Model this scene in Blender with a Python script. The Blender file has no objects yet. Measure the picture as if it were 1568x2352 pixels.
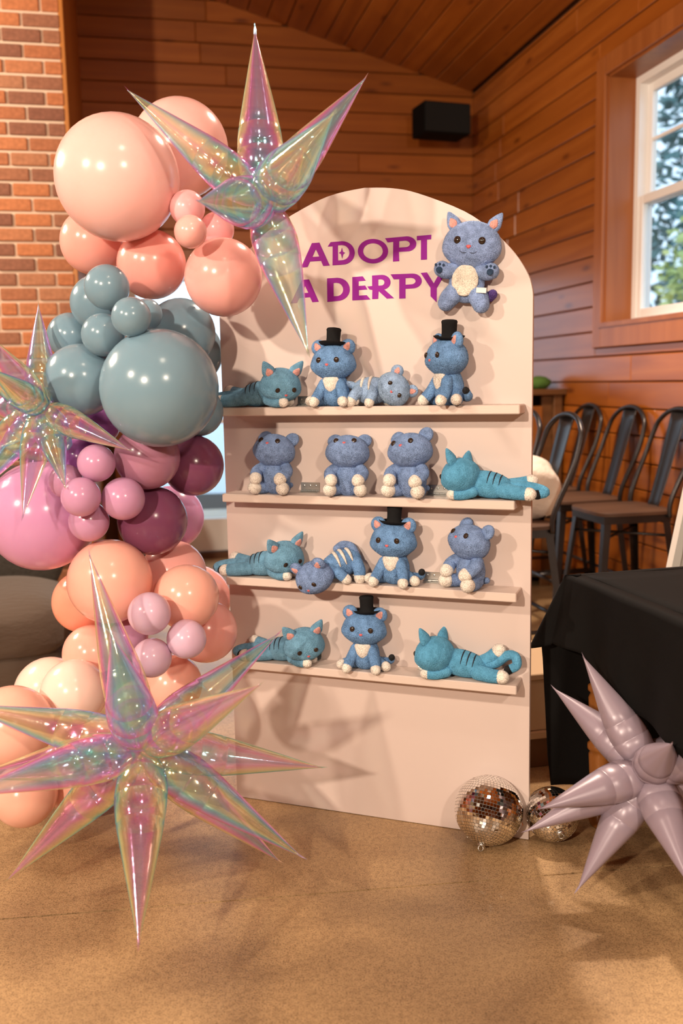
import bpy, bmesh, math, random
from mathutils import Vector, Matrix, Euler
random.seed(7)
SC = bpy.context.scene
COL = SC.collection
PI = math.pi
# ------------------------------------------------------------------ camera, world, lights, exposure
FPX = 2150.0; PITCH = math.atan(300 / FPX); ROLL = 0.02; CAMH = 1.27
CF = Vector((0, math.cos(PITCH), -math.sin(PITCH))); _r = Vector((1, 0, 0)); _u = Vector((0, math.sin(PITCH), math.cos(PITCH)))
CR = _r * math.cos(ROLL) - _u * math.sin(ROLL); CU = _r * math.sin(ROLL) + _u * math.cos(ROLL)
CC = Vector((0, 0, CAMH))
cam_d = bpy.data.cameras.new('camera'); cam = bpy.data.objects.new('camera', cam_d); COL.objects.link(cam)
cam_d.sensor_fit = 'VERTICAL'; cam_d.sensor_height = 36.0; cam_d.lens = FPX / 2352 * 36.0
cam.matrix_world = Matrix(((CR.x, CU.x, -CF.x, CC.x), (CR.y, CU.y, -CF.y, CC.y), (CR.z, CU.z, -CF.z, CC.z), (0, 0, 0, 1)))
cam_d.dof.use_dof = True; cam_d.dof.focus_distance = 2.5; cam_d.dof.aperture_fstop = 2.2
cam_d.clip_start = 0.05; cam_d.clip_end = 200
SC.camera = cam
SC.view_settings.view_transform = 'Standard'; SC.view_settings.look = 'None'; SC.view_settings.gamma = 1.0
SC.view_settings.use_curve_mapping = False
SC.view_settings.exposure = 1.45
SC.cycles.transparent_max_bounces = 24
SC.cycles.sample_clamp_indirect = 6.0

world = bpy.data.worlds.new('overcast_sky'); SC.world = world; world.use_nodes = True
wn = world.node_tree.nodes['Background']; wn.inputs[0].default_value = (0.62, 0.80, 1.0, 1); wn.inputs[1].default_value = 0.75

def lamp(name, loc, watts, color, radius, aim=None, angle=140, blend=.6):
    """a bulb, or with aim a shaded lamp whose cone points that way"""
    d = bpy.data.lights.new(name, 'SPOT' if aim else 'POINT'); d.energy = watts; d.color = color; d.shadow_soft_size = radius
    o = bpy.data.objects.new(name, d); o.location = loc; COL.objects.link(o)
    if aim: d.spot_size = math.radians(angle); d.spot_blend = blend; o.rotation_euler = (Vector(aim) - Vector(loc)).to_track_quat('-Z', 'Y').to_euler()
    return o
WARM = (1.0, 0.82, 0.64)
lamp('unseen_lamp', (-2.6, 0.25, 2.6), 100, WARM, 0.07, (-.7, 1.6, 0), 125)          # key, up left of the camera
lamp('unseen_lamp', (0.15, 0.9, 3.3), 12, WARM, 0.09, (.1, 1.4, 0), 120)             # overhead
lamp('unseen_lamp', (1.3, -1.6, 2.8), 100, WARM, 0.12, (.8, 1.5, 0), 120)
for k in range(7):                                                     # chandelier by the brick column
    a = k * 2 * PI / 7
    lamp('chandelier_bulb', (-3.1 + .38 * math.cos(a), 3.5 + .38 * math.sin(a), 2.75 + .12 * (k % 2)), 17, WARM, 0.03)
lamp('unseen_lamp', (0.55, 3.9, 3.25), 130, (1.0, .80, .62), 0.08, (.6, 3.6, 0), 110)
lamp('unseen_lamp', (-2.0, -2.6, 2.7), 330, WARM, 0.09, (-.4, 1.2, .3), 130)  # fill lamp added behind the camera, evens the light on the board

# ------------------------------------------------------------------ helpers
def ray(x, y): return CF * FPX + CR * (x - 784) - CU * (y - 1176)
def on_z(x, y, z=0.0): d = ray(x, y); return CC + d * ((z - CAMH) / d.z)
def on_plane(x, y, p, n): d = ray(x, y); return CC + d * ((p - CC).dot(n) / d.dot(n))
def at_y(x, y, Y): d = ray(x, y); return CC + d * (Y / d.y)

def V(*a): return Vector(a)
def mk(name, verts, faces, mat, parent=None, smooth=True, flat_angle=None):
    me = bpy.data.meshes.new(name)
    me.from_pydata([tuple(v) for v in verts], [], faces)
    me.update()
    bm = bmesh.new(); bm.from_mesh(me); bmesh.ops.recalc_face_normals(bm, faces=bm.faces); bm.to_mesh(me); bm.free()
    if smooth:
        me.polygons.foreach_set('use_smooth', [True] * len(me.polygons))
        if flat_angle: me.set_sharp_from_angle(angle=math.radians(flat_angle))
    if mat: me.materials.append(mat)
    o = bpy.data.objects.new(name, me); COL.objects.link(o)
    if parent: o.parent = parent
    return o
def link_copy(name, me, parent=None, loc=None, rot=None):
    o = bpy.data.objects.new(name, me); COL.objects.link(o)
    if parent: o.parent = parent
    if loc is not None: o.location = loc
    if rot is not None: o.rotation_euler = rot
    return o
def empty(name, loc=(0, 0, 0), rz=0.0, parent=None):
    o = bpy.data.objects.new(name, None); COL.objects.link(o); o.location = loc; o.rotation_euler = (0, 0, rz)
    o.empty_display_size = .05
    if parent: o.parent = parent
    return o
def tag(o, label=None, cat=None, group=None, kind=None):
    if label: o['label'] = label
    if cat: o['category'] = cat
    if group: o['group'] = group
    if kind: o['kind'] = kind
    return o
def copy_tree(o, parent=None):
    c = o.copy(); COL.objects.link(c); c.parent = parent
    for ch in list(o.children): copy_tree(ch, c)
    return c

class MB:
    def __init__(s): s.v = []; s.f = []
    def add(s, v, f): n = len(s.v); s.v += [Vector(q) for q in v]; s.f += [tuple(i + n for i in q) for q in f]; return s
    def xf(s, m): s.v = [m @ q for q in s.v]; return s
    def box(s, lo, hi, m=None):
        x0, y0, z0 = lo; x1, y1, z1 = hi
        v = [V(x, y, z) for x in (x0, x1) for y in (y0, y1) for z in (z0, z1)]
        if m: v = [m @ q for q in v]
        return s.add(v, [(0, 1, 3, 2), (4, 6, 7, 5), (0, 4, 5, 1), (2, 3, 7, 6), (0, 2, 6, 4), (1, 5, 7, 3)])
    def cbox(s, lo, hi, b, m=None):
        """box with chamfered edges (24 verts)"""
        x = (lo[0], hi[0]); y = (lo[1], hi[1]); z = (lo[2], hi[2])
        bm = bmesh.new(); bmesh.ops.create_cube(bm, size=1.0)
        for q in bm.verts: q.co = V(x[q.co.x > 0], y[q.co.y > 0], z[q.co.z > 0])
        bmesh.ops.bevel(bm, geom=bm.edges[:], offset=b, segments=1, affect='EDGES')
        vs = [q.co.copy() for q in bm.verts]; fs = [tuple(q.index for q in f.verts) for f in bm.faces]; bm.free()
        if m: vs = [m @ q for q in vs]
        return s.add(vs, fs)
    def tube(s, pts, rad, seg=10, caps=True):
        pts = [Vector(p) for p in pts]; n = len(pts)
        if not hasattr(rad, '__len__'): rad = [rad] * n
        T = []
        for i in range(n):
            t = (pts[min(i + 1, n - 1)] - pts[max(i - 1, 0)]); T.append(t.normalized())
        up = V(0, 0, 1) if abs(T[0].z) < .9 else V(1, 0, 0)
        N = (up - T[0] * up.dot(T[0])).normalized(); rings = []
        for i in range(n):
            N = (N - T[i] * N.dot(T[i])).normalized(); B = T[i].cross(N)
            rings.append([pts[i] + (N * math.cos(a) + B * math.sin(a)) * rad[i] for a in [2 * PI * k / seg for k in range(seg)]])
        v = [q for r in rings for q in r]
        f = [(i * seg + k, i * seg + (k + 1) % seg, (i + 1) * seg + (k + 1) % seg, (i + 1) * seg + k) for i in range(n - 1) for k in range(seg)]
        if caps: f += [tuple(range(seg))[::-1], tuple((n - 1) * seg + k for k in range(seg))]
        return s.add(v, f)
    def limb(s, pts, rad, seg=14, sub=5):
        """smooth tapered sausage with round ends"""
        P = spline([Vector(p) for p in pts], sub); n = len(P); R = []
        for i in range(n):
            t = i / (n - 1) * (len(rad) - 1); k = min(int(t), len(rad) - 2); q = t - k; R.append(rad[k] * (1 - q) + rad[k + 1] * q)
        d0 = (P[0] - P[1]).normalized(); d1 = (P[-1] - P[-2]).normalized()
        A = [(P[0] + d0 * R[0] * math.sin(q), R[0] * math.cos(q)) for q in (1.5, 1.15, .75, .35)]
        Z = [(P[-1] + d1 * R[-1] * math.sin(q), R[-1] * math.cos(q)) for q in (.35, .75, 1.15, 1.5)]
        al = A + list(zip(P, R)) + Z
        return s.tube([q[0] for q in al], [q[1] for q in al], seg)
    def blob(s, c, r, m=None, nu=24, nv=14, fn=None):
        v = [V(0, 0, 1)]; f = []
        for j in range(1, nv):
            th = PI * j / nv
            for i in range(nu):
                ph = 2 * PI * i / nu; v.append(V(math.sin(th) * math.cos(ph), math.sin(th) * math.sin(ph), math.cos(th)))
        v.append(V(0, 0, -1)); e = len(v) - 1
        for i in range(nu): f.append((0, 1 + i, 1 + (i + 1) % nu)); f.append((e, e - nu + (i + 1) % nu, e - nu + i))
        for j in range(nv - 2):
            for i in range(nu):
                a = 1 + j * nu; f.append((a + i, a + nu + i, a + nu + (i + 1) % nu, a + (i + 1) % nu))
        if fn: v = [fn(q) for q in v]
        v = [V(q.x * r[0], q.y * r[1], q.z * r[2]) for q in v]
        if m: v = [m @ q for q in v]
        return s.add([q + Vector(c) for q in v], f)
    def lathe(s, prof, seg=24, m=None):
        n = len(prof); v = [V(r * math.cos(2 * PI * k / seg), r * math.sin(2 * PI * k / seg), z) for r, z in prof for k in range(seg)]
        f = [(i * seg + k, i * seg + (k + 1) % seg, (i + 1) * seg + (k + 1) % seg, (i + 1) * seg + k) for i in range(n - 1) for k in range(seg)]
        f += [tuple(range(seg))[::-1], tuple((n - 1) * seg + k for k in range(seg))]
        if m: v = [m @ q for q in v]
        return s.add(v, f)
    def grid(s, rows):
        n = len(rows[0]); v = [q for r in rows for q in r]
        return s.add(v, [(i * n + k, i * n + k + 1, (i + 1) * n + k + 1, (i + 1) * n + k) for i in range(len(rows) - 1) for k in range(n - 1)])
    def build(s, name, mat, parent=None, smooth=True, flat_angle=None): return mk(name, s.v, s.f, mat, parent, smooth, flat_angle)
def spline(P, sub):
    if len(P) == 2: return [P[0].lerp(P[1], k / sub) for k in range(sub + 1)]
    out = []
    for i in range(len(P) - 1):
        a = P[max(i - 1, 0)]; b = P[i]; c = P[i + 1]; d = P[min(i + 2, len(P) - 1)]
        for k in range(sub):
            t = k / sub
            out.append(0.5 * ((2 * b) + (c - a) * t + (2 * a - 5 * b + 4 * c - d) * t * t + (3 * b - a - 3 * c + d) * t ** 3))
    out.append(P[-1]); return out
def frame_z(d, c=(0, 0, 0)):
    """matrix whose local z points along d"""
    d = Vector(d).normalized(); return Matrix.Translation(Vector(c)) @ d.to_track_quat('Z', 'Y').to_matrix().to_4x4()

# ------------------------------------------------------------------ materials
def mat(name, color=(.8, .8, .8), rough=.5, metal=0.0, spec=.5, **kw):
    m = bpy.data.materials.new(name); m.use_nodes = True
    b = m.node_tree.nodes['Principled BSDF']
    b.inputs['Base Color'].default_value = (*color, 1); b.inputs['Roughness'].default_value = rough
    b.inputs['Metallic'].default_value = metal; b.inputs['Specular IOR Level'].default_value = spec
    for k, v in kw.items(): b.inputs[k.replace('_', ' ')].default_value = v
    return m
def nodes(m): t = m.node_tree; return t.nodes, t.links, t.nodes['Principled BSDF']
def add_bump(m, scale, strength, dist=.002, detail=3, coord='Object', stretch=(1, 1, 1)):
    N, L, b = nodes(m)
    tc = N.new('ShaderNodeTexCoord'); mp = N.new('ShaderNodeMapping'); mp.inputs['Scale'].default_value = stretch
    no = N.new('ShaderNodeTexNoise'); no.inputs['Scale'].default_value = scale; no.inputs['Detail'].default_value = detail
    bp = N.new('ShaderNodeBump'); bp.inputs['Strength'].default_value = strength; bp.inputs['Distance'].default_value = dist
    L.new(tc.outputs[coord], mp.inputs[0]); L.new(mp.outputs[0], no.inputs['Vector']); L.new(no.outputs[0], bp.inputs['Height']); L.new(bp.outputs[0], b.inputs['Normal'])
    return m
def ramp(N, stops):
    r = N.new('ShaderNodeValToRGB'); e = r.color_ramp.elements
    while len(e) < len(stops): e.new(0.5)
    for q, (p, c) in zip(e, stops): q.position = p; q.color = (*c, 1)
    return r
def noise_color(m, scale, stops, detail=4, stretch=(1, 1, 1), rand=False, dist=0.0, coord='Object'):
    """base colour from a noise through a ramp; rand shifts it per object"""
    N, L, b = nodes(m)
    tc = N.new('ShaderNodeTexCoord'); mp = N.new('ShaderNodeMapping'); mp.inputs['Scale'].default_value = stretch
    L.new(tc.outputs[coord], mp.inputs[0])
    no = N.new('ShaderNodeTexNoise'); no.inputs['Scale'].default_value = scale; no.inputs['Detail'].default_value = detail; no.inputs['Distortion'].default_value = dist
    if rand:
        oi = N.new('ShaderNodeObjectInfo'); mu = N.new('ShaderNodeMath'); mu.operation = 'MULTIPLY'; mu.inputs[1].default_value = 40
        cx = N.new('ShaderNodeCombineXYZ'); L.new(oi.outputs['Random'], mu.inputs[0]); L.new(mu.outputs[0], cx.inputs[0]); L.new(mu.outputs[0], cx.inputs[2])
        L.new(cx.outputs[0], mp.inputs['Location'])
    L.new(mp.outputs[0], no.inputs['Vector'])
    r = ramp(N, stops); L.new(no.outputs[0], r.inputs[0]); L.new(r.outputs[0], b.inputs['Base Color'])
    return m, r
def wood(name, stops, axis, rough=.45, var=.12, knots=True):
    """plank wood: grain stretched along axis, tone changing from plank to plank"""
    m = mat(name, rough=rough, spec=.4)
    st = [14, 14, 14]; st[axis] = .9
    m, r = noise_color(m, 1.0, stops, detail=5, stretch=st, rand=True, dist=.6)
    N, L, b = nodes(m)
    oi = N.new('ShaderNodeObjectInfo'); mr = N.new('ShaderNodeMapRange'); mr.inputs['To Min'].default_value = 1 - var; mr.inputs['To Max'].default_value = 1 + var
    L.new(oi.outputs['Random'], mr.inputs[0])
    hv = N.new('ShaderNodeHueSaturation'); L.new(mr.outputs[0], hv.inputs['Value']); L.new(r.outputs[0], hv.inputs['Color'])
    out = hv.outputs[0]
    if knots:
        tc = N.new('ShaderNodeTexCoord'); mp = N.new('ShaderNodeMapping'); s3 = [7.2, 7.2, 7.2]; s3[axis] = 2.2; mp.inputs['Scale'].default_value = s3
        vo = N.new('ShaderNodeTexVoronoi'); vo.inputs['Scale'].default_value = 1.0
        kr = ramp(N, [(0.0, (.25, .18, .12)), (.07, (.45, .36, .3)), (.16, (1, 1, 1))])
        mx = N.new('ShaderNodeMix'); mx.data_type = 'RGBA'; mx.blend_type = 'MULTIPLY'; mx.inputs[0].default_value = .8
        L.new(tc.outputs['Object'], mp.inputs[0]); L.new(mp.outputs[0], vo.inputs['Vector']); L.new(vo.outputs['Distance'], kr.inputs[0])
        L.new(out, mx.inputs[6]); L.new(kr.outputs[0], mx.inputs[7]); out = mx.outputs[2]
    L.new(out, b.inputs['Base Color'])
    return m
M = {}
W1 = [(.30, (.25, .064, .007)), (.55, (.32, .090, .011)), (.75, (.37, .114, .016))]
M['plank_s'] = wood('pine_plank_lengthwise', W1, 1, rough=.30); M['plank_s'].node_tree.nodes['Principled BSDF'].inputs['Coat Weight'].default_value = .22; M['plank_s'].node_tree.nodes['Principled BSDF'].inputs['Coat Roughness'].default_value = .22
M['plank_t'] = wood('pine_plank_crosswise', W1, 0, rough=.4)
M['trim_wood'] = wood('fir_trim', [(.3, (.27, .080, .018)), (.7, (.36, .118, .030))], 2, knots=False, var=.08, rough=.35)
M['jamb_wood'] = wood('post_wood', [(.3, (.34, .12, .02)), (.7, (.50, .20, .04))], 2, knots=False, var=.05, rough=.4)  # post wood is a brighter orange than the trim
M['groove'] = mat('dark_backing_wood', (.10, .035, .010), .7)  # plain dark wood behind the planks and at the door threshold
M['board'] = mat('painted_white_board', (.65, .53, .485), .45); add_bump(M['board'], 60, .08)
M['shelf'] = mat('painted_shelf', (.68, .555, .49), .42); add_bump(M['shelf'], 40, .15, stretch=(1, 6, 6))
M['letter'] = mat('purple_vinyl', (.27, .014, .29), .6, spec=.15)
M['steel'] = mat('zinc_hinge', (.62, .61, .58), .32, 1.0)
M['mortar'] = mat('mortar', (.66, .50, .37), .9); add_bump(M['mortar'], 90, .5)
# brick, tone from brick to brick
M['brick'] = mat('brick', rough=.85, spec=.2)
N, L, b = nodes(M['brick'])
oi = N.new('ShaderNodeObjectInfo'); br = ramp(N, [(0, (.20, .085, .056)), (.18, (.25, .11, .068)), (.34, (.30, .132, .075)), (.5, (.40, .145, .062)), (.75, (.46, .175, .075)), (1, (.36, .17, .095))])
tc = N.new('ShaderNodeTexCoord'); no = N.new('ShaderNodeTexNoise'); no.inputs['Scale'].default_value = 45; no.inputs['Detail'].default_value = 5
mx = N.new('ShaderNodeMix'); mx.data_type = 'RGBA'; mx.blend_type = 'OVERLAY'; mx.inputs[0].default_value = .45
L.new(oi.outputs['Random'], br.inputs[0]); L.new(tc.outputs['Object'], no.inputs['Vector']); L.new(br.outputs[0], mx.inputs[6]); L.new(no.outputs[0], mx.inputs[7]); L.new(mx.outputs[2], b.inputs['Base Color'])
add_bump(M['brick'], 120, .6)
# concrete floor
M['floor'] = mat('stained_concrete', rough=.36, spec=.45)
N, L, b = nodes(M['floor'])
tc = N.new('ShaderNodeTexCoord')
n1 = N.new('ShaderNodeTexNoise'); n1.inputs['Scale'].default_value = 1.9; n1.inputs['Detail'].default_value = 7; n1.inputs['Distortion'].default_value = .7
n2 = N.new('ShaderNodeTexNoise'); n2.inputs['Scale'].default_value = 260; n2.inputs['Detail'].default_value = 2
n3 = N.new('ShaderNodeTexNoise'); n3.inputs['Scale'].default_value = 75; n3.inputs['Detail'].default_value = 3
r1 = ramp(N, [(.32, (.25, .152, .078)), (.47, (.38, .240, .120)), (.60, (.51, .327, .162)), (.72, (.60, .390, .196))])
r2 = ramp(N, [(.36, (.42, .40, .38)), (.50, (1, 1, 1)), (.68, (1.0, 1.0, 1.0)), (.74, (1.5, 1.45, 1.4))])
r3 = ramp(N, [(.35, (.72, .70, .68)), (.55, (1, 1, 1))])
mA = N.new('ShaderNodeMix'); mA.data_type = 'RGBA'; mA.blend_type = 'MULTIPLY'; mA.inputs[0].default_value = .75
mB = N.new('ShaderNodeMix'); mB.data_type = 'RGBA'; mB.blend_type = 'MULTIPLY'; mB.inputs[0].default_value = .7
for q in (n1, n2, n3): L.new(tc.outputs['Object'], q.inputs['Vector'])
L.new(n1.outputs[0], r1.inputs[0]); L.new(n2.outputs[0], r2.inputs[0]); L.new(n3.outputs[0], r3.inputs[0])
L.new(r1.outputs[0], mA.inputs[6]); L.new(r2.outputs[0], mA.inputs[7]); L.new(mA.outputs[2], mB.inputs[6]); L.new(r3.outputs[0], mB.inputs[7]); L.new(mB.outputs[2], b.inputs['Base Color'])
rr = N.new('ShaderNodeMapRange'); rr.inputs['To Min'].default_value = .26; rr.inputs['To Max'].default_value = .46; L.new(n1.outputs[0], rr.inputs[0]); L.new(rr.outputs[0], b.inputs['Roughness'])
bp = N.new('ShaderNodeBump'); bp.inputs['Strength'].default_value = .12; bp.inputs['Distance'].default_value = .001; L.new(n2.outputs[0], bp.inputs['Height']); L.new(bp.outputs[0], b.inputs['Normal'])
# latex
def latex(name, c, rough=.20):
    m = mat(name, c, rough, spec=.38); b = m.node_tree.nodes['Principled BSDF']
    b.inputs['Subsurface Weight'].default_value = .35; b.inputs['Subsurface Radius'].default_value = (1.0, .6, .5); b.inputs['Subsurface Scale'].default_value = .02
    return m
BALC = {'peach_pale': (0.9, 0.52, 0.48), 'peach': (0.9, 0.42, 0.36), 'coral': (0.9, 0.37, 0.32), 'coral_pink': (0.92, 0.45, 0.41), 'pink': (0.92, 0.48, 0.5),
        'blue': (0.19, 0.305, 0.385), 'mauve': (0.42, 0.19, 0.28), 'purple': (.215, .065, .135), 'lilac': (0.6, 0.29, 0.5), 'lilac_small': (0.56, 0.29, 0.46), 'violet': (.30, .10, .34),
        'peach2': (0.9, 0.46, 0.37), 'coral2': (0.9, 0.36, 0.25), 'rose': (.90, .44, .40), 'lavender': (0.7, 0.48, 0.62), 'cream': (0.93, 0.66, 0.57), 'peach3': (0.91, 0.5, 0.39)}
for k, c in BALC.items(): M['latex_' + k] = latex('latex_' + k, c)
# iridescent film
def film_mat():
    m = bpy.data.materials.new('iridescent_film'); m.use_nodes = True; t = m.node_tree; N = t.nodes; L = t.links; N.clear()
    out = N.new('ShaderNodeOutputMaterial'); lw = N.new('ShaderNodeLayerWeight'); lw.inputs[0].default_value = .5
    tc = N.new('ShaderNodeTexCoord'); no = N.new('ShaderNodeTexNoise'); no.inputs['Scale'].default_value = 3.2; no.inputs['Detail'].default_value = 1
    oi = N.new('ShaderNodeObjectInfo')
    L.new(tc.outputs['Object'], no.inputs['Vector'])
    sb = N.new('ShaderNodeMath'); sb.operation = 'SUBTRACT'; sb.inputs[0].default_value = 1.0; L.new(lw.outputs['Facing'], sb.inputs[1]); ac_ = N.new('ShaderNodeMath'); ac_.operation = 'ARCCOSINE'; L.new(sb.outputs[0], ac_.inputs[0])
    a = N.new('ShaderNodeMath'); a.operation = 'MULTIPLY'; a.inputs[1].default_value = .72; L.new(ac_.outputs[0], a.inputs[0])
    c = N.new('ShaderNodeMath'); c.operation = 'MULTIPLY_ADD'; c.inputs[1].default_value = .8; L.new(no.outputs[0], c.inputs[0]); L.new(a.outputs[0], c.inputs[2])
    d = N.new('ShaderNodeMath'); d.operation = 'ADD'; L.new(c.outputs[0], d.inputs[0]); L.new(oi.outputs['Random'], d.inputs[1])
    fr = N.new('ShaderNodeMath'); fr.operation = 'FRACT'; L.new(d.outputs[0], fr.inputs[0])
    rb = ramp(N, [(0.0, (1, .40, .82)), (.12, (1, .78, .64)), (.28, (1, .94, .56)), (.42, (.80, 1, .68)), (.56, (.36, .95, .96)), (.72, (.42, .64, 1)), (.87, (.86, .54, 1)), (1.0, (1, .40, .82))])
    L.new(fr.outputs[0], rb.inputs[0])
    bpn = N.new('ShaderNodeTexNoise'); bpn.inputs['Scale'].default_value = 28; bpn.inputs['Detail'].default_value = 2; L.new(tc.outputs['Object'], bpn.inputs['Vector'])
    bp = N.new('ShaderNodeBump'); bp.inputs['Strength'].default_value = .25; bp.inputs['Distance'].default_value = .004; L.new(bpn.outputs[0], bp.inputs['Height'])
    gl = N.new('ShaderNodeBsdfGlossy'); gl.inputs['Roughness'].default_value = .11; L.new(rb.outputs[0], gl.inputs[0]); L.new(bp.outputs[0], gl.inputs['Normal'])
    tr = N.new('ShaderNodeBsdfTransparent'); mixc = N.new('ShaderNodeMix'); mixc.data_type = 'RGBA'; mixc.inputs[0].default_value = .12; mixc.inputs[6].default_value = (1, 1, 1, 1); L.new(rb.outputs[0], mixc.inputs[7]); L.new(mixc.outputs[2], tr.inputs[0])
    tl = N.new('ShaderNodeBsdfTranslucent'); L.new(rb.outputs[0], tl.inputs[0])
    df = N.new('ShaderNodeBsdfDiffuse'); L.new(rb.outputs[0], df.inputs[0])
    dm = N.new('ShaderNodeMixShader'); L.new(df.outputs[0], dm.inputs[1]); L.new(tl.outputs[0], dm.inputs[2])
    gm = N.new('ShaderNodeMixShader'); gm.inputs[0].default_value = .34; L.new(gl.outputs[0], gm.inputs[1]); L.new(dm.outputs[0], gm.inputs[2])
    fm = N.new('ShaderNodeMapRange'); fm.inputs['To Min'].default_value = .27; fm.inputs['To Max'].default_value = .85; L.new(lw.outputs['Facing'], fm.inputs[0])
    fin = N.new('ShaderNodeMixShader'); L.new(fm.outputs[0], fin.inputs[0]); L.new(tr.outputs[0], fin.inputs[1]); L.new(gm.outputs[0], fin.inputs[2])
    L.new(fin.outputs[0], out.inputs[0]); return m
M['film'] = film_mat()
M['lavender_foil'] = mat('lavender_foil', (.31, .245, .30), .34, .1, .55)
# plush
def plush(name, c, var=.8):
    m = mat(name, c, .9, spec=.1)
    c0 = tuple(q * var for q in c); c1 = tuple(min(1, q * 1.18 + .01) for q in c)
    noise_color(m, 55, [(.35, c0), (.65, c1)], detail=3)
    b = m.node_tree.nodes['Principled BSDF']; b.inputs['Sheen Weight'].default_value = .5; b.inputs['Sheen Roughness'].default_value = .5
    b.inputs['Sheen Tint'].default_value = (*[min(1, q * 1.8 + .05) for q in c], 1)
    add_bump(m, 300, .9, .003); return m
M['fur_blue'] = plush('plush_blue', (0.15, 0.3, 0.57)); M['fur_grey'] = plush('plush_grey_blue', (0.2, 0.3, 0.54)); M['fur_teal'] = plush('plush_teal_blue', (0.1, 0.34, 0.56), .9)
M['fur_sky'] = plush('plush_sky_blue', (0.15, 0.335, 0.5), .88); M['fur_pale'] = plush('plush_pale_blue', (0.3, 0.44, 0.68)); M['fur_white'] = plush('plush_white', (0.86, 0.78, 0.7), .92); M['fur_peri'] = plush('plush_periwinkle', (0.26, 0.37, 0.66))
M['fur_pink'] = plush('plush_pink', (.75, .36, .32)); M['fur_black'] = plush('plush_black', (.012, .012, .014)); M['fur_cream'] = plush('plush_cream', (0.82, 0.75, 0.65), .92); M['fur_navy'] = plush('plush_navy', (.03, .06, .12)); M['fur_purple'] = plush('plush_purple', (.10, .06, .25))
M['felt'] = mat('black_felt', (.010, .010, .011), .9, spec=.2); add_bump(M['felt'], 300, .4)
M['stitch'] = mat('black_thread', (.012, .012, .02), .7); M['button'] = mat('button_eye', (.03, .018, .012), .12); M['nose'] = mat('pink_nose', (.62, .12, .13), .5); M['care'] = mat('white_tag', (.85, .82, .78), .6)
# others
M['mirror'] = mat('mirror_tile', (.90, .88, .85), .03, 1.0)
M['grout'] = mat('mirror_ball_core', (.16, .15, .14), .5)
M['tinsel'] = mat('silver_tinsel', (.85, .86, .86), .15, 1.0)
M['cloth'] = mat('black_tablecloth', (.0052, .0046, .0044), .8, spec=.14); add_bump(M['cloth'], 500, .35, .0015)
M['oak'] = wood('orange_oak', [(.3, (.19, .060, .010)), (.7, (.30, .11, .022))], 2, knots=False, var=.05, rough=.3)
M['gunmetal'] = mat('gunmetal', (.055, .05, .05), .34, .8)
M['dark_seat'] = wood('dark_seat_wood', [(.3, (.070, .036, .022)), (.7, (.12, .062, .038))], 0, knots=False, var=.1, rough=.5)
M['white_paint'] = mat('white_paint', (.82, .80, .76), .45); M['vinyl'] = mat('white_window_vinyl', (.80, .78, .76), .35)
M['bag'] = mat('white_canvas', (.80, .73, .64), .8); add_bump(M['bag'], 14, .8, .02)
M['cabinet'] = wood('cabinet_wood', [(.3, (.11, .045, .015)), (.7, (.19, .08, .027))], 0, knots=False, var=.05)
M['cabinet_red'] = wood('cabinet_door_wood', [(.3, (.24, .07, .012)), (.7, (.32, .105, .02))], 2, knots=False, var=.05)
M['moss'] = mat('green_moss', (.09, .20, .035), .95); add_bump(M['moss'], 160, 1.0, .006)
M['speaker'] = mat('black_speaker', (.004, .004, .004), .8, spec=.1)
M['velvet'] = mat('taupe_velvet', (.085, .060, .044), .85, spec=.2); M['velvet'].node_tree.nodes['Principled BSDF'].inputs['Sheen Weight'].default_value = .12; add_bump(M['velvet'], 18, .5, .01, stretch=(1, 3, 3))
M['velvet_grey'] = mat('tufted_grey_fabric', (.035, .028, .021), .85); add_bump(M['velvet_grey'], 40, .6, .01)
M['mahogany'] = mat('dark_chair_wood', (.10, .03, .012), .35)
M['box_cream'] = mat('cream_box', (.62, .45, .28), .5); M['box_brown'] = mat('brown_plinth', (.16, .075, .03), .6)
M['bark'] = mat('bark', (.30, .27, .24), .9); add_bump(M['bark'], 20, 1, .03)
M['needle'] = mat('conifer_needles', (.035, .10, .075), .8); noise_color(M['needle'], 2.0, [(.3, (.06, .17, .17)), (.7, (.17, .33, .32))])
M['leaf'] = mat('yellow_green_leaves', (.35, .38, .07), .7); noise_color(M['leaf'], 3.0, [(.3, (.30, .45, .16)), (.7, (.85, .80, .30))])
M['ground'] = mat('pale_ground', (.62, .66, .70), .9)
def glass_mat():
    m = bpy.data.materials.new('window_glass'); m.use_nodes = True; t = m.node_tree; N = t.nodes; L = t.links; N.clear()
    out = N.new('ShaderNodeOutputMaterial'); tr = N.new('ShaderNodeBsdfTransparent'); tr.inputs[0].default_value = (.94, .97, .97, 1)
    gl = N.new('ShaderNodeBsdfGlossy'); gl.inputs['Roughness'].default_value = .02; lw = N.new('ShaderNodeLayerWeight'); pw = N.new('ShaderNodeMath'); pw.operation = 'POWER'; pw.inputs[1].default_value = 4; L.new(lw.outputs['Facing'], pw.inputs[0]); f = N.new('ShaderNodeMath'); f.operation = 'MULTIPLY_ADD'; f.inputs[1].default_value = .5; f.inputs[2].default_value = .03; L.new(pw.outputs[0], f.inputs[0])
    mx = N.new('ShaderNodeMixShader'); L.new(f.outputs[0], mx.inputs[0]); L.new(tr.outputs[0], mx.inputs[1]); L.new(gl.outputs[0], mx.inputs[2]); L.new(mx.outputs[0], out.inputs[0]); return m
M['glass'] = glass_mat()

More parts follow.
